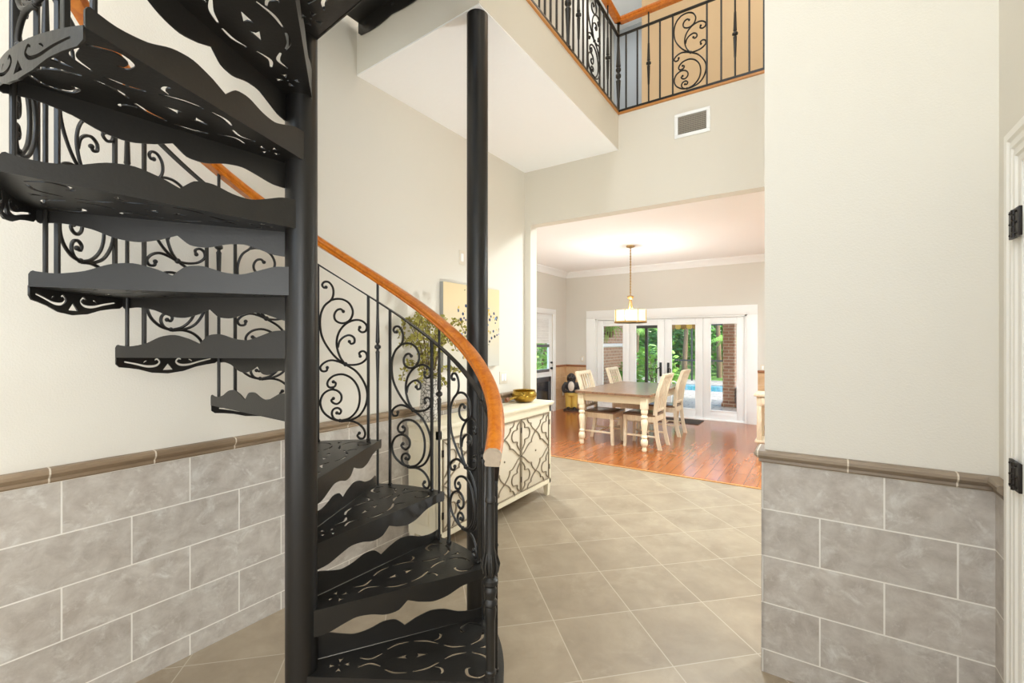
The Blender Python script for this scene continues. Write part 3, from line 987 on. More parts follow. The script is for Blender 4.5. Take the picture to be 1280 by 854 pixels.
for k in range(3):
    y0 = dy0 + dw * k + .003
    y1 = dy0 + dw * (k + 1) - .003
    b = MB(); b.box((SX - .022, y0, dz0), (SX - .003, y1, dz1), .002)
    dr = s_(b, 'door', M_DOORP)
    b = MB()
    t = .011
    for lo, hi in (((y0, dz0), (y0 + t, dz1)), ((y1 - t, dz0), (y1, dz1)), ((y0, dz0), (y1, dz0 + t)), ((y0, dz1 - t), (y1, dz1))):
        b.box((SX - .004, lo[0], lo[1]), (SX + .006, hi[0], hi[1]), .002)
    for c in FRET:
        for mx in (0, 1):
            for mz in (0, 1):
                P = []
                for (u, v) in c:
                    uu = 1 - u if mx else u
                    vv = 1 - v if mz else v
                    P.append(Vector((SX + .001, y0 + (y1 - y0) * uu, dz1 - (dz1 - dz0) * vv)))
                Q = catmull(P, 3)
                for p, q in zip(Q[:-1], Q[1:]):
                    if (q - p).length > 1e-4:
                        b.bar(p, q + (q - p).normalized() * .003, .0075, .010, up=(1, 0, 0))
    s_(b, 'fretwork', M_BRONZE, dr)
    b = MB(); b.lathe([(.001, 0), (.009, .001), (.009, .006), (.001, .009)], n=10)
    kn = b.build('knob', M_BRONZE, dr, (SX - .003, (y0 + y1) / 2, (dz0 + dz1) / 2)); kn.rotation_euler = (0, PI / 2, 0)
    hy_ = y0 - .001 if k == 0 else y1 + .001
    for z in (dz0 + .09, dz1 - .12):
        b = MB(); b.box((SX - .006, hy_ - .009, z), (SX + .008, hy_ + .009, z + .05), .003); s_(b, 'hinge', M_HINGE, dr)

# gold bowl with a handle, on the sideboard
bw = thing('bowl', 'round gold glass bowl with a brown-tipped handle on the sideboard', 'bowl', (-2.33, 3.70, SH))
b = MB()
n = 28
outerp = [(.055, 0), (.085, .012), (.112, .04), (.120, .07), (.112, .095), (.104, .108), (.110, .114)]
prof = outerp + [(.104, .112), (.098, .106), (.105, .094), (.113, .07), (.105, .043), (.08, .02), (.05, .01)]
rings = []
for (r, z) in prof:
    rings.append([((r + .003 * (k % 2)) * math.cos(2 * PI * k / n), (r + .003 * (k % 2)) * math.sin(2 * PI * k / n), z) for k in range(n)])
b.grid(rings); b.build('bowl_body', M_GOLD, bw)
b = MB(); b.tube([(0, -.112, .06), (.0, -.16, .058), (.0, -.23, .052), (0, -.27, .05)], [.014, .012, .012, .014], 8)
hd = b.build('handle', M_GOLD, bw)
b = MB(); b.tube([(0, -.27, .05), (0, -.285, .05), (0, -.31, .047)], [.016, .022, .018], 10); b.build('handle_tip', M_BROWN, hd)

# vase with branches
vs = thing('vase', 'pale patterned vase of yellow-green leafy branches standing on the sideboard', 'vase', (-2.345, 2.425, SH))
m, nt, bs = newmat('mosaic_vase')
tc = N(nt, 'ShaderNodeTexCoord'); vo = N(nt, 'ShaderNodeTexVoronoi', feature='DISTANCE_TO_EDGE', Scale=38.0)
nt.links.new(tc.outputs['Object'], vo.inputs['Vector'])
cr = N(nt, 'ShaderNodeValToRGB'); cr.color_ramp.elements[0].position = .03; cr.color_ramp.elements[0].color = srgb(92, 86, 78); cr.color_ramp.elements[1].position = .10; cr.color_ramp.elements[1].color = srgb(206, 200, 190)
nt.links.new(vo.outputs['Distance'], cr.inputs['Fac']); nt.links.new(cr.outputs['Color'], bs.inputs['Base Color']); bs.inputs['Roughness'].default_value = .35
b = MB(); b.lathe([(.06, 0), (.068, .01), (.07, .10), (.064, .2), (.056, .30), (.052, .355), (.056, .37), (.05, .37), (.046, .34), (.05, .2), (.05, .03), (.001, .03)], n=28)
b.build('vase_body', m, vs)
stems, leaves = MB(), MB()
def leafq(b, p, d, n, L, w):
    d = d.normalized(); s = d.cross(n).normalized(); nn = s.cross(d)
    pts = [p, p + d * L * .35 + s * w - nn * .003, p + d * L * .75 + s * w * .8, p + d * L, p + d * L * .75 - s * w * .8, p + d * L * .35 - s * w - nn * .003]
    b.poly(pts)
for k in range(24):
    a = 2 * PI * k / 24 + rnd.uniform(-.2, .2)
    sp = rnd.uniform(.10, .23)
    hgt = rnd.uniform(.20, .47)
    if k % 4 == 0: hgt, sp = rnd.uniform(-.08, .08), rnd.uniform(.14, .2)
    ex = max(-.12, sp * math.cos(a))
    P = catmull([(0.02 * math.cos(a), .02 * math.sin(a), .30), (ex * .35, sp * .5 * math.sin(a), .37 + hgt * .5), (ex * .8, sp * 1.0 * math.sin(a), .37 + hgt * .95), (ex + .0, sp * 1.35 * math.sin(a), .37 + hgt * .85 - rnd.uniform(0, .12))], 6)
    stems.tube(P, .0028, 5)
    for j, p in enumerate(P[4:]):
        for q in range(4):
            d = Vector((rnd.uniform(-1, 1), rnd.uniform(-1, 1), rnd.uniform(-.4, .8)))
            n_ = Vector((rnd.uniform(-1, 1), rnd.uniform(-1, 1), rnd.uniform(0, 1)))
            pp = p + d * .012
            if pp.x < -.115: continue
            d.x = max(d.x, -.2) if pp.x < -.08 else d.x
            leafq(leaves, pp, d, n_, rnd.uniform(.018, .030), rnd.uniform(.008, .012))
stems.build('branches', M_STEM, vs); leaves.build('leaves', M_LEAF, vs)

# ------------------------------------------------------------------ painting and wall plates
m, nt, bs = newmat('flower_canvas')
tc = N(nt, 'ShaderNodeTexCoord'); sp_ = N(nt, 'ShaderNodeSeparateXYZ'); nt.links.new(tc.outputs['Object'], sp_.inputs[0])
vo = N(nt, 'ShaderNodeTexVoronoi', Scale=28.0); nt.links.new(tc.outputs['Object'], vo.inputs['Vector'])
n1 = N(nt, 'ShaderNodeTexNoise', Scale=4.5, Detail=3.0); nt.links.new(tc.outputs['Object'], n1.inputs['Vector'])
def math_(op, a, b_=None, c=None):
    n = N(nt, 'ShaderNodeMath', operation=op)
    for i, v in enumerate((a, b_, c)):
        if v is None: continue
        if isinstance(v, (int, float)): n.inputs[i].default_value = v
        else: nt.links.new(v, n.inputs[i])
    return n.outputs[0]
dy = math_('SUBTRACT', sp_.outputs[1], .42); dz = math_('SUBTRACT', sp_.outputs[2], .40)
dd = math_('SQRT', math_('ADD', math_('MULTIPLY', dy, dy), math_('MULTIPLY', math_('MULTIPLY', dz, dz), .8)))
field = math_('ADD', math_('MULTIPLY', dd, -2.2), math_('ADD', n1.outputs['Fac'], .22))
dab = math_('MULTIPLY', math_('LESS_THAN', vo.outputs['Distance'], .40), math_('GREATER_THAN', field, .10))
wn = N(nt, 'ShaderNodeTexWhiteNoise'); nt.links.new(vo.outputs['Position'], wn.inputs['Vector'])
cr = N(nt, 'ShaderNodeValToRGB'); cr.color_ramp.interpolation = 'CONSTANT'
cols = [(0, srgb(48, 62, 96)), (.25, srgb(34, 34, 40)), (.42, srgb(104, 132, 176)), (.6, srgb(206, 172, 72)), (.74, srgb(58, 72, 66)), (.88, srgb(160, 150, 96))]
cr.color_ramp.elements[0].position = 0; cr.color_ramp.elements[0].color = cols[0][1]
cr.color_ramp.elements[1].position = cols[1][0]; cr.color_ramp.elements[1].color = cols[1][1]
for p_, c_ in cols[2:]:
    e = cr.color_ramp.elements.new(p_); e.color = c_
nt.links.new(wn.outputs['Value'], cr.inputs['Fac'])
bg = N(nt, 'ShaderNodeValToRGB'); bg.color_ramp.elements[0].position = .1; bg.color_ramp.elements[0].color = srgb(196, 194, 184); bg.color_ramp.elements[1].position = .66; bg.color_ramp.elements[1].color = srgb(226, 204, 160)
nt.links.new(math_('ADD', sp_.outputs[2], math_('MULTIPLY', n1.outputs['Fac'], .2)), bg.inputs['Fac'])
mx = N(nt, 'ShaderNodeMix', data_type='RGBA'); nt.links.new(dab, mx.inputs[0]); nt.links.new(bg.outputs['Color'], mx.inputs[6]); nt.links.new(cr.outputs['Color'], mx.inputs[7])
nt.links.new(mx.outputs[2], bs.inputs['Base Color']); bs.inputs['Roughness'].default_value = .7
pt = thing('canvas_painting', 'unframed floral canvas painting hung on the wall above the sideboard', 'painting', (XL + .002, 2.70, 1.275))
b = MB(); b.box((.0, 0, 0), (.036, .77, .705), .003); b.build('canvas_wrap', simple('canvas_edge', srgb(166, 164, 156), .8), pt)
b = MB(); b.box((.036, .002, .002), (.038, .768, .703)); b.build('painted_face', m, pt)

def plate_thing(name, label, cat, p, n, w, h, kind):
    t = thing(name, label, cat, p, n)
    b = MB(); b.box((-w / 2, -.006, -h / 2), (w / 2, 0, h / 2), .003); b.build('cover_plate', M_PLATE, t)
    b = MB()
    if kind == 'switch':
        k = max(1, round(w / .07))
        for j in range(k):
            x = (j - (k - 1) / 2) * .046
            b.box((x - .016, -.010, -.033), (x + .016, -.004, .033), .002)
        b.build('rocker', M_WHITE, t)
    else:
        for z in (-.022, .022):
            b.box((-.016, -.009, z - .014), (.016, -.004, z + .014), .004)
        b.build('socket', M_WHITE, t)
    return t
# plates: local -y faces out of the wall
yb_ = pxY(629, XL)
plate_thing('light_switch', 'beige double switch plate on the wall just above the gold bowl', 'switch', (XL, yb_, 1.5 - 45 * 4.37 / 569), PI / 2, .13, .12, 'switch')
plate_thing('door_chime', 'small plain plate on the wall above the painting', 'plate', (XL, pxY(577, XL), 1.5 + 105 * 3.86 / 569), PI / 2, .07, .12, 'switch')
plate_thing('light_switch', 'small switch plate on dining wall left of the French doors', 'switch', (pxX(728, DY), DY, 1.5 - 22 * 9.95 / 569), 0, .08, .12, 'switch')
plate_thing('wall_outlet', 'white outlet in the tan tile behind the dog statue', 'outlet', (DX + .012, pxY(703, DX), 1.5 - 65 * 10.0 / 569), PI / 2, .075, .12, 'outlet')
plate_thing('light_switch', 'white switch plate on dining wall right of the French doors', 'switch', (pxX(953.5, DY), DY, 1.5 - 33 * 8.1 / 569), 0, .08, .12, 'switch')

# ------------------------------------------------------------------ dining table
TX0, TX1, TY0, TY1, TZ = -2.94, -1.84, 6.02, 7.92, .785
dt = thing('dining_table', 'rectangular farmhouse table with brown top and ivory turned legs', 'table', ((TX0 + TX1) / 2, (TY0 + TY1) / 2, .004))
tcx, tcy = (TX0 + TX1) / 2, (TY0 + TY1) / 2
hx, hy2 = (TX1 - TX0) / 2, (TY1 - TY0) / 2
b = MB()
pts = []
for (sx, sy, a0) in ((1, 1, 0), (-1, 1, 90), (-1, -1, 180), (1, -1, 270)):
    for k in range(6):
        a = R(a0 + 18 * k)
        pts.append((sx * (hx - .06) + .06 * math.cos(a), sy * (hy2 - .06) + .06 * math.sin(a), TZ - .034))
b.prism(pts, (0, 0, .030)); b.build('tabletop', M_TTOP, dt)
b = MB()
lx_, ly_ = hx - .09, hy2 - .09
zt = TZ - .036
for s in (1, -1):
    b.box((-lx_, s * ly_ - .012, zt - .11), (lx_, s * ly_ + .012, zt)); b.box((s * lx_ - .012, -ly_, zt - .11), (s * lx_ + .012, ly_, zt))
b.build('apron', M_TABLEW, dt)
leg = MB()
leg.box((-.045, -.045, zt - .17), (.045, .045, zt), .004)
leg.lathe([(.022, 0), (.03, .01), (.034, .03), (.026, .06), (.024, .07), (.04, .085), (.047, .11), (.047, .15), (.036, .175), (.028, .185), (.04, .195), (.04, .21), (.030, .225), (.036, .30), (.045, .38), (.046, .41), (.036, .44), (.03, .452), (.045, .462), (.045, .485), (.032, .50), (.044, .52), (.048, .55), (.042, zt - .168)], n=24)
leg_me = leg.mesh('leg')
for sx in (1, -1):
    for sy in (1, -1):
        link('leg', leg_me, M_TABLEW, dt, (sx * lx_, sy * ly_, 0))

# ------------------------------------------------------------------ chairs (face +x locally, origin under the seat centre)
def make_chair(label):
    t = thing('dining_chair', label, 'chair', (0, 0, .004), 0, 'whitewashed chairs around the dining table')
    w = .215
    b = MB(); b.box((-.22, -w - .01, .452), (.245, w + .01, .478), .012)
    b.build('seat', M_SEAT, t)
    b = MB()
    b.box((-.20, -w + .0, .375), (.22, -w + .022, .452)); b.box((-.20, w - .022, .375), (.22, w, .452)); b.box((.20, -w, .375), (.222, w, .452)); b.box((-.215, -w, .375), (-.19, w, .452))
    b.build('apron', M_CHAIRW, t)
    for s in (1, -1):
        b = MB()
        rings = []
        for z, hw, dx in ((0, .018, .012), (.06, .019, .006), (.37, .023, 0), (.452, .023, 0)):
            x, y = .21 + dx, s * (w - .015)
            rings.append([(x - hw, y - hw, z), (x + hw, y - hw, z), (x + hw, y + hw, z), (x - hw, y + hw, z)])
        b.grid(rings); b.build('leg', M_CHAIRW, t)
        b = MB()
        P = catmull([(-.275, s * (w - .012), 0), (-.235, s * (w - .012), .18), (-.212, s * (w - .012), .40), (-.215, s * (w - .008), .55), (-.255, s * (w + .002), .80), (-.335, s * (w + .008), 1.04)], 5)
        rings = []
        for p in P:
            h_ = .030 if p.z < .95 else .028
            rings.append([(p.x - h_, p.y - .016, p.z), (p.x + h_ * .7, p.y - .016, p.z), (p.x + h_ * .7, p.y + .016, p.z), (p.x - h_, p.y + .016, p.z)])
        b.grid(rings); b.build('leg', M_CHAIRW, t)
        b = MB(); b.box((-.235, s * (w - .015) - .009, .16), (.205, s * (w - .015) + .009, .185), .004); b.build('stretcher', M_CHAIRW, t)
    b = MB(); b.box((-.02, -w + .02, .163), (.0, w - .02, .183), .004); b.build('stretcher', M_CHAIRW, t)
    b = MB()
    b.bar((-.328, -w - .022, 1.02), (-.328, w + .022, 1.02), .03, .055, .008, up=(-.3, 0, 1))
    b.build('crest_rail', M_CHAIRW, t)
    b = MB(); b.bar((-.218, -w, .53), (-.218, w, .53), .02, .04, .004); b.build('lower_rail', M_CHAIRW, t)
    for k in range(5):
        y = (k - 2) * .076
        b = MB()
        P = catmull([(-.218, y, .53), (-.232, y, .66), (-.262, y, .80), (-.325, y, 1.01)], 4)
        b.grid([[(p.x - .006, p.y - .014, p.z), (p.x + .006, p.y - .014, p.z), (p.x + .006, p.y + .014, p.z), (p.x - .006, p.y + .014, p.z)] for p in P])
        b.build('slat', M_CHAIRW, t)
    return t
c0 = make_chair('whitewashed slat-back chair at near left side of the table, next to the dog statue')
spots = [(-2.655, 6.455, 0, None),
         (-2.655, 7.64, 0, 'whitewashed slat-back chair at far left of the table, in front of the first glass pane'),
         (-2.06, 6.53, PI, 'whitewashed slat-back chair at the near right side of the table, closest to the camera'),
         (-2.06, 7.58, PI, 'whitewashed slat-back chair at far right of the table, in front of the third glass pane')]
for x, y, a, lab in spots:
    c = c0 if lab is None else copy_tree(c0)
    c.location = (x, y, .004); c.rotation_euler = (0, 0, a)
    if lab: c['label'] = lab

# ------------------------------------------------------------------ pendant lamp
PX, PY = -2.50, 7.20
pl = thing('pendant_lamp', 'brass pendant lamp with a ring of lit glass panels over the dining table', 'lamp', (PX, PY, 3.05))
b = MB(); b.lathe([(.001, -.035), (.03, -.034), (.065, -.022), (.07, -.004), (.07, 0)], n=24); b.build('canopy', M_BRASS, pl)
b = MB(); b.tube([(0, 0, -.03), (0, 0, -.82)], .009, 8)
for k in range(16):
    b.ball((0, 0, -.08 - k * .045), .013, sz=1.5, u=8, v=6)
b.build('rod', M_BRASS, pl)
b = MB(); b.lathe([(.012, -.80), (.05, -.815), (.055, -.83), (.04, -.86), (.018, -.87), (.016, -.90)], n=20)
for k in range(4):
    a = PI / 4 + PI / 2 * k
    b.tube([(.014 * math.cos(a), .014 * math.sin(a), -.87), (.03 * math.cos(a), .03 * math.sin(a), -1.0), (.075 * math.cos(a), .075 * math.sin(a), -1.13), (.235 * math.cos(a), .235 * math.sin(a), -1.225)], .008, 6)
b.build('stem', M_BRASS, pl)
shr = .25
b = MB(); b.lathe([(shr - .02, -1.25), (shr + .008, -1.25), (shr + .008, -1.222), (shr - .02, -1.222), (shr - .02, -1.25)], n=32); b.build('ring', M_BRASS, pl)
M_SHADE = emis('lit_glass', srgb(255, 232, 178), 0.85)
for k in range(8):
    a0, a1 = 2 * PI * k / 8 + .045, 2 * PI * (k + 1) / 8 - .045
    b = MB()
    rings = []
    for j in range(5):
        a = a0 + (a1 - a0) * j / 4
        rings.append([(r * math.cos(a), r * math.sin(a), z) for r, z in ((shr - .012, -1.222), (shr, -1.222), (shr, -1.045), (shr - .012, -1.045))])
    b.grid(rings); b.build('glass_panel', M_SHADE, pl)
    b = MB(); a = 2 * PI * k / 8
    b.bar(((shr + .004) * math.cos(a), (shr + .004) * math.sin(a), -1.25), ((shr + .004) * math.cos(a), (shr + .004) * math.sin(a), -1.04), .014, .012, .002, up=(math.cos(a), math.sin(a), 0)); b.build('strap', M_BRASS, pl)

# ------------------------------------------------------------------ dog statue in the corner
dg = thing('dog_statue', 'small dark standing dog statue with yellow trousers in the dining room corner', 'statue', (-4.40, 8.90, .004), R(24))
b = MB()
b.ball((0, 0, .52), .125, sx=.95, sy=.85, sz=1.25)
b.ball((0, .0, .40), .12, sx=1, sy=.85, sz=.9)
b.ball((0, -.02, .735), .082, sx=1.0, sy=.95, sz=1.0)
b.ball((0, -.10, .715), .045, sx=.95, sy=1.5, sz=.85)
for s in (1, -1):
    b.ball((s * .082, -.015, .70), .034, sx=.5, sy=.85, sz=2.0)
    b.tube(catmull([(s * .10, 0, .60), (s * .165, -.02, .51), (s * .15, -.10, .43), (s * .07, -.14, .44)], 5), [.05, .05, .048, .046, .045, .045, .044, .042, .041, .04, .038, .036, .036, .035, .034, .033], 10)
me = b.mesh('body')
o = link('body', me, simple('dark_statue', srgb(52, 48, 46), .4), dg)
md = o.modifiers.new('smooth', 'REMESH'); md.mode = 'VOXEL'; md.voxel_size = .014; md.use_smooth_shade = True
b = MB(); b.ball((0, -.075, .53), .085, sx=.8, sy=.55, sz=1.3); b.build('chest', simple('statue_white', srgb(222, 212, 196), .5), dg)
b = MB()
for s in (1, -1):
    b.lathe([(.055, .06), (.065, .10), (.07, .28), (.078, .36), (.06, .40)], c=(s * .062, 0, 0), n=16)
b.lathe([(.10, .31), (.13, .34), (.128, .39), (.10, .41)], n=20, sy=.8)
b.build('trousers', simple('statue_yellow', srgb(212, 176, 84), .5), dg)
b = MB()
b.lathe([(.17, 0), (.17, .03), (.15, .04)], n=24, sy=.85)
for s in (1, -1):
    b.ball((s * .062, -.04, .06), .05, sx=.8, sy=1.5, sz=.7)
b.build('base', simple('statue_base', srgb(58, 46, 40), .4), dg)
b = MB(); b.ball((0, -.165, .72), .014); 
for s in (1, -1): b.ball((s * .03, -.092, .755), .011)
b.build('nose_and_eyes', simple('statue_black', srgb(20, 18, 18), .2), dg)

# ------------------------------------------------------------------ console table at right
ct = thing('console_table', 'whitewashed wooden console table with lower shelf beside the French doors', 'table', (-.66, 6.86, .004))
b = MB(); b.box((-.03, -.03, .765), (1.23, .43, .80), .006); b.build('tabletop', M_CHAIRW, ct)
b = MB(); b.box((.0, .0, .64), (1.2, .40, .765), .003); b.build('case', M_CHAIRW, ct)
for k in range(2):
    b = MB(); b.box((.06 + .56 * k, -.012, .655), (.58 + .56 * k, .002, .755), .004); d_ = b.build('drawer', M_CHAIRW, ct)
    b = MB(); b.ball((.32 + .56 * k, -.028, .705), .018); b.tube([(.32 + .56 * k, -.01, .705), (.32 + .56 * k, -.022, .705)], .007); b.build('knob', M_BRASS, d_)
b = MB(); b.box((-.02, -.02, .15), (1.22, .42, .18), .005); b.build('shelf', M_CHAIRW, ct)
for x in (.03, 1.17):
    for y in (.03, .37):
        b = MB(); b.box((x - .028, y - .028, .18), (x + .028, y + .028, .64), .004)
        b.lathe([(.018, 0), (.032, .03), (.024, .06), (.03, .10), (.026, .15)], c=(x, y, 0), n=16); b.build('leg', M_CHAIRW, ct)
# figurine / pale knob object beside console is hidden behind the wall

o = MB().box((-2.75, 8.62, .004), (-1.75, 9.12, .016), .004).build('doormat', M_MAT); tag(o, 'thin dark doormat on the wood floor at the French doors', 'mat')

# ------------------------------------------------------------------ outside
def ext(name, boxes, mat, label=None):
    return wallbox(name, boxes, mat, label)
ext('ground_patio', [((-14, 9.36, -.2), (9, 15.2, -.05)), ((-14, 15.2, -.2), (-6.6, 17.5, -.05)), ((1.5, 15.2, -.2), (9, 17.5, -.05)), ((-14, 17.5, -.2), (9, 19.5, -.05))], M_PAVER)
ext('ground_lawn', [((-30, 19.5, -.2), (30, 42, -.06)), ((-20, -3, -.2), (-4.82, 9.36, -.06)), ((-30, 9.36, -.2), (-14, 19.5, -.06))], M_LAWN)
o = MB().box((-6.6, 15.2, -.2), (1.5, 17.5, -.09)).build('water_pool', M_WATER); struct(o, 'blue swimming pool beyond the patio')
ext('wall_wing', [((-4.55, 9.36, -.05), (-4.3, 11.9, 2.9))], M_BRICK_S, 'brick wall of the house wing beside the patio')
ext('ceiling_patio', [((-4.6, 9.36, 2.9), (1.9, 12.6, 3.0))], M_CEIL)
# brick pillar with a low brick planter behind
bp_ = thing('brick_pillar', 'square red brick pillar at the right of the patio', 'pillar', (-1.72, 11.95, -.05))
b = MB(); b.box((-.13, -.13, 0), (.13, .13, 2.95)); b.build('shaft', M_BRICK, bp_)
b = MB(); b.box((-.16, -.16, 0), (.16, .16, .09), .01); b.build('plinth', M_BRICK, bp_)
o = MB().box((-1.55, 11.75, -.05), (1.2, 12.2, .42), .01).build('brick_planter', M_BRICK); tag(o, 'low brick planter wall next to the brick pillar', 'planter')
# screen enclosure
sc = thing('pool_screen', 'dark framed pool screen enclosure standing beyond the pool', 'screen enclosure', (-2, 19.0, -.05))
for x in (-4.5, -3.3, -2.1, -0.9, .3, 1.5, 2.7):
    b = MB(); b.box((x - .03, -.03, 0), (x + .03, .03, 3.6)); b.build('post', M_FRAMEO, sc)
for z in (.8, 2.2, 3.6):
    b = MB(); b.box((-4.53, -.025, z - .03), (2.73, .025, z + .03)); b.build('beam', M_FRAMEO, sc)
sc2_ = thing('patio_screen', 'dark framed patio screen beside the brick wall of the house', 'screen enclosure', (-4.35, 12.0, -.05))
for x in (0.12, .62, 1.02):
    b = MB(); b.box((x - .035, -.035, 0), (x + .035, .035, 3.0)); b.build('post', M_FRAMEO, sc2_)
b = MB(); b.box((.08, -.03, 1.9), (1.05, .03, 1.96)); b.box((.08, -.03, 2.9), (1.05, .03, 3.0)); b.build('beam', M_FRAMEO, sc2_)
o = MB().box((-4.32, 9.6, 1.36), (-4.22, 11.7, 1.45), .02).build('hose_pipe', simple('pale_pipe', srgb(226, 222, 226), .4)); tag(o, 'pale pipe running along the outdoor brick wall', 'pipe')
# valance over the third pane
va = MB()
for k in range(8):
    x0 = -2.62 + k * .11
    va.mi = k % 2
    va.prism([(x0, 9.62, 2.1), (x0 + .11, 9.62, 2.1), (x0 + .11, 9.62, 1.78), (x0 + .085, 9.62, 1.75), (x0 + .025, 9.62, 1.75), (x0, 9.62, 1.78)], (0, .012, 0))
o = va.build('striped_valance', [simple('valance_yellow', srgb(246, 216, 120), .8), simple('valance_brown', srgb(178, 140, 84), .8)])
tag(o, 'scalloped yellow striped awning valance over the right French door', 'valance')

def frond(b, base, az, L, droop, lift, w=.035, n=9):
    P = []
    for k in range(n + 1):
        t = k / n
        r = L * (t - .12 * t * t)
        P.append(Vector((base[0] + r * math.cos(az), base[1] + r * math.sin(az), base[2] + L * (lift * t - droop * t * t))))
    b.tube(P, [.012 * (1 - .8 * k / n) for k in range(n + 1)], 4)
    for k in range(1, n + 1):
        t = k / n
        d = (P[k] - P[k - 1]).normalized()
        s = d.cross(Vector((0, 0, 1))).normalized()
        ll = L * .34 * math.sin(PI * (.15 + .8 * t))
        for sg in (1, -1):
            for q in (0, .5):
                p = P[k] - d * (P[k] - P[k - 1]).length * q
                tip = p + s * sg * ll * .8 + d * ll * .5 - Vector((0, 0, ll * .35))
                mid = p.lerp(tip, .5) + Vector((0, 0, .03))
                b.poly([p, mid + d * w * .5, tip, mid - d * w * .5])
def palm(loc_, h, nf, L, mat, label, lean=0.0, seed=1):
    rr = random.Random(seed)
    t = thing('palm_tree', label, 'tree', loc_, 0, 'palms beyond the pool')
    b = MB()
    P = [(lean * (k / 6) ** 1.5, 0, h * k / 6) for k in range(7)]
    b.tube(P, [.11 - .04 * k / 6 + .012 * (k % 2) for k in range(7)], 10); b.build('trunk', M_BARK, t)
    b = MB()
    for k in range(nf):
        frond(b, (lean, 0, h), 2 * PI * k / nf + rr.uniform(-.2, .2), L * rr.uniform(.8, 1.1), rr.uniform(.45, .95), rr.uniform(.25, .85))
    b.build('fronds', mat, t)
def bush(loc_, rx, rz, nleaf, mat, label, seed=1, L=.16, name='shrub'):
    rr = random.Random(seed)
    t = thing(name, label, 'tree' if name == 'garden_tree' else 'shrub', loc_, 0, 'hedge shrubs beyond the pool' if name == 'hedge_shrub' else None)
    b = MB()
    for k in range(nleaf):
        a, e = rr.uniform(0, 2 * PI), math.asin(rr.uniform(-.85, 1))
        q = rr.uniform(.55, 1.0)
        p = Vector((rx * q * math.cos(a) * math.cos(e), rx * .8 * q * math.sin(a) * math.cos(e), rz * .5 + rz * .52 * q * math.sin(e)))
        p.z = max(.02, p.z)
        d = Vector((math.cos(a), math.sin(a), rr.uniform(-.6, .6)))
        n_ = Vector((rr.uniform(-1, 1), rr.uniform(-1, 1), 1))
        leafq(b, p, d, n_, L * rr.uniform(.7, 1.3), L * .3)
    b.build('leaves', mat, t)
    b = MB()
    for k in range(5):
        a = 2 * PI * k / 5
        b.tube([(0.03 * math.cos(a), .03 * math.sin(a), 0), (rx * .3 * math.cos(a), rx * .3 * math.sin(a), rz * .45), (rx * .5 * math.cos(a), rx * .5 * math.sin(a), rz * .8)], [.03, .02, .008], 6)
    b.build('stems', M_BARK, t)
G = -.055
palm((-4.75, 20.6, G), 2.5, 15, 1.25, M_G1, 'leaning palm with bright fronds, second from the left beyond the pool', .1, 3)
palm((-3.45, 21.2, G), 3.2, 16, 1.1, M_G1, 'tall palm seen through the third glass pane', -.1, 4)
palm((-2.75, 20.3, G), 1.5, 15, 1.1, M_G2, 'short light green palm seen low through the third glass pane', .1, 5)
palm((-6.9, 20.6, G), 2.2, 15, 1.3, M_G2, 'light green palm seen through the second glass pane', .1, 6)
bush((-9.9, 25.5, G), 1.45, 5.6, 1500, M_G1, 'leafy garden tree at the far left behind the pool screen', 11, .34, 'garden_tree')
bush((-6.2, 25.4, G), 1.45, 5.4, 1700, M_G2, 'light green garden tree behind the second glass pane', 12, .34, 'garden_tree')
bush((-2.5, 25.5, G), 1.45, 4.2, 1500, M_G1, 'garden tree behind the right-hand glass panes', 13, .34, 'garden_tree')
bush((-8.2, 28.5, G), 1.5, 6.5, 1500, M_G3, 'deep green tall tree at the back left of the garden', 14, .36, 'garden_tree')
bush((-4.4, 28.8, G), 1.5, 6.3, 1600, M_G3, 'deep green tall tree at the back centre of the garden', 18, .36, 'garden_tree')
bush((-.6, 28.5, G), 1.5, 5.0, 1200, M_G3, 'deep green tree at the back right of the garden', 19, .36, 'garden_tree')
for k in range(7):
    bush((-11.6 + 1.85 * k, 22.6, G), .74, 3.3, 900, (M_G1, M_G3)[k % 2], 'leafy hedge shrub in the green row on the lawn beyond the pool', 30 + k, .24, 'hedge_shrub')
bush((-3.75, 12.9, -.05), .55, 1.5, 520, M_G2, 'potted-size leafy shrub growing beside the patio screen', 15, .17)
bush((-3.72, 10.6, -.05), .28, 1.1, 260, M_G1, 'slim shrub against the outdoor brick wall', 16, .13)
bush((-8.4, 14.2, -.055), 1.3, 2.9, 1900, M_G2, 'bright garden shrub outside the white back door', 17, .24)
# hanging plant on the brick wall
hp = thing('hanging_plant', 'spiky plant hanging high on the outdoor brick wall', 'plant', (-4.16, 10.55, 1.66))
b = MB(); b.lathe([(.05, -.06), (.10, .06), (.10, .08), (.08, .06)], n=16); b.box((-.14, -.02, .0), (-.09, .02, .04)); b.build('pot', M_BARK, hp)
b = MB()
for k in range(22):
    a = 2 * PI * k / 22
    r_ = rnd.uniform(.18, .34)
    cx_ = max(-.10, r_ * math.cos(a))
    b.tube(catmull([(0, 0, .05), (cx_ * .5, r_ * .5 * math.sin(a), .2), (cx_, r_ * math.sin(a), rnd.uniform(-.25, .2))], 4), [.008] * 8 + [.002], 4)
b.build('leaves', M_G2, hp)
# garden chairs are too small to make out; fence closes the garden
ext('wall_garden', [((-30, 31, -.1), (30, 31.2, 1.6))], simple('fence_wood', srgb(150, 142, 120), .8, var=.15))

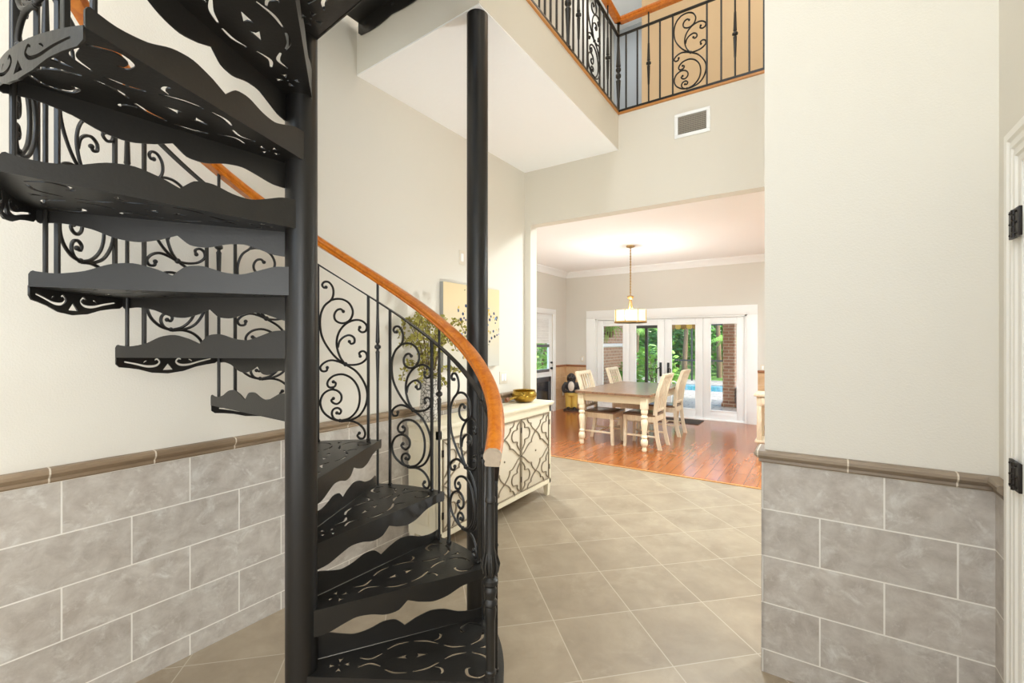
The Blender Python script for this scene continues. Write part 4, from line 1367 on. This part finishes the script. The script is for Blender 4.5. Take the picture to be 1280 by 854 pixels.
# ------------------------------------------------------------------ light
def area(name, loc_, rot, size, power, col=(1, 1, 1), sy=None, shape='RECTANGLE'):
    l = bpy.data.lights.new(name, 'AREA')
    l.shape = shape
    l.size = size
    if sy: l.size_y = sy
    l.energy = power
    l.color = col
    o = bpy.data.objects.new(name, l)
    o.location = loc_
    o.rotation_euler = rot
    COL.objects.link(o)
    return o
W_DAY = (0.93, 0.97, 1.0)
W_LAMP = (0.98, 0.98, 0.97)
W_DINE_FILL = (0.84, 0.95, 1.0)
area('daylight_front_window', ((WX0 + WX1) / 2, -2.36, (WZ0 + WZ1) / 2), (R(90) - R(10), 0, 0), WX1 - WX0, 72, W_DAY, WZ1 - WZ0)
area('added_low_fill', (-.95, -2.36, 1.15), (R(90) + R(22), 0, 0), 2.6, 42, W_DAY, 2.0)  # added area lamp tilted up to brighten the soffit; no glass there
area('added_left_wall_fill', (.52, -.95, 2.1), (0, R(90) + R(8), 0), 2.8, 75, W_DAY, 1.9)  # added area lamp brightening the left wall; side wall has no window
area('added_foyer_fill', (-.75, .3, 6.05), (0, 0, 0), .9, 40, W_LAMP, .9, 'DISK')  # added disc above the view for soft foyer fill, no fixture there
l = bpy.data.lights.new('added_soffit_fill', 'SPOT'); l.energy = 125; l.color = W_DAY; l.shadow_soft_size = .12; l.spot_size = R(110); l.spot_blend = 1.0  # unseen spot added behind the right wall to lift the soffit
o = bpy.data.objects.new('added_soffit_fill', l); o.location = (-.08, 2.60, .18); o.rotation_euler = (R(180), R(-34), 0); COL.objects.link(o)
for x, y in ((-3.2, 4.75), (-.9, 4.75), (1.1, 7.0), (1.1, 5.2)):
    area('added_dining_fill', (x, y, 3.04), (0, 0, 0), .3, 66, W_DINE_FILL, .3, 'DISK')  # discs added out of view to brighten the dining room, no fixtures
area('upper_hall_light', (.2, 4.6, 6.05), (0, 0, 0), .5, 22, (1, .92, .78), .5, 'DISK')
area('upper_hall_light', (-2.0, 5.6, 6.05), (0, 0, 0), .4, 9, W_DAY, .4, 'DISK')
l = bpy.data.lights.new('pendant_bulb', 'POINT'); l.energy = 75; l.color = W_LAMP; l.shadow_soft_size = .06
o = bpy.data.objects.new('pendant_bulb', l); o.location = (PX, PY, 1.93); COL.objects.link(o)
l = bpy.data.lights.new('sun', 'SUN'); l.energy = 4.6; l.angle = R(2); l.color = (1, .97, .9)
o = bpy.data.objects.new('sun', l); o.rotation_euler = (R(0), R(48), R(-8)); COL.objects.link(o)

w = bpy.data.worlds.new('world'); S.world = w; w.use_nodes = True
nt = w.node_tree
bgn = nt.nodes['Background']
sky = nt.nodes.new('ShaderNodeTexSky')
sky.sky_type = 'NISHITA'
sky.sun_disc = False
sky.sun_elevation = R(45)
sky.sun_rotation = R(90)
sky.air_density = 1.0
sky.dust_density = 2.0
nt.links.new(sky.outputs[0], bgn.inputs['Color'])
bgn.inputs['Strength'].default_value = 0.7

S.view_settings.view_transform = 'Standard'
S.view_settings.look = 'None'
S.view_settings.exposure = 0.16
S.view_settings.gamma = 1.0
S.view_settings.use_curve_mapping = False
S.cycles.use_denoising = True
S.cycles.max_bounces = 10
S.cycles.diffuse_bounces = 5
S.cycles.transparent_max_bounces = 12
S.cycles.sample_clamp_indirect = 8.0
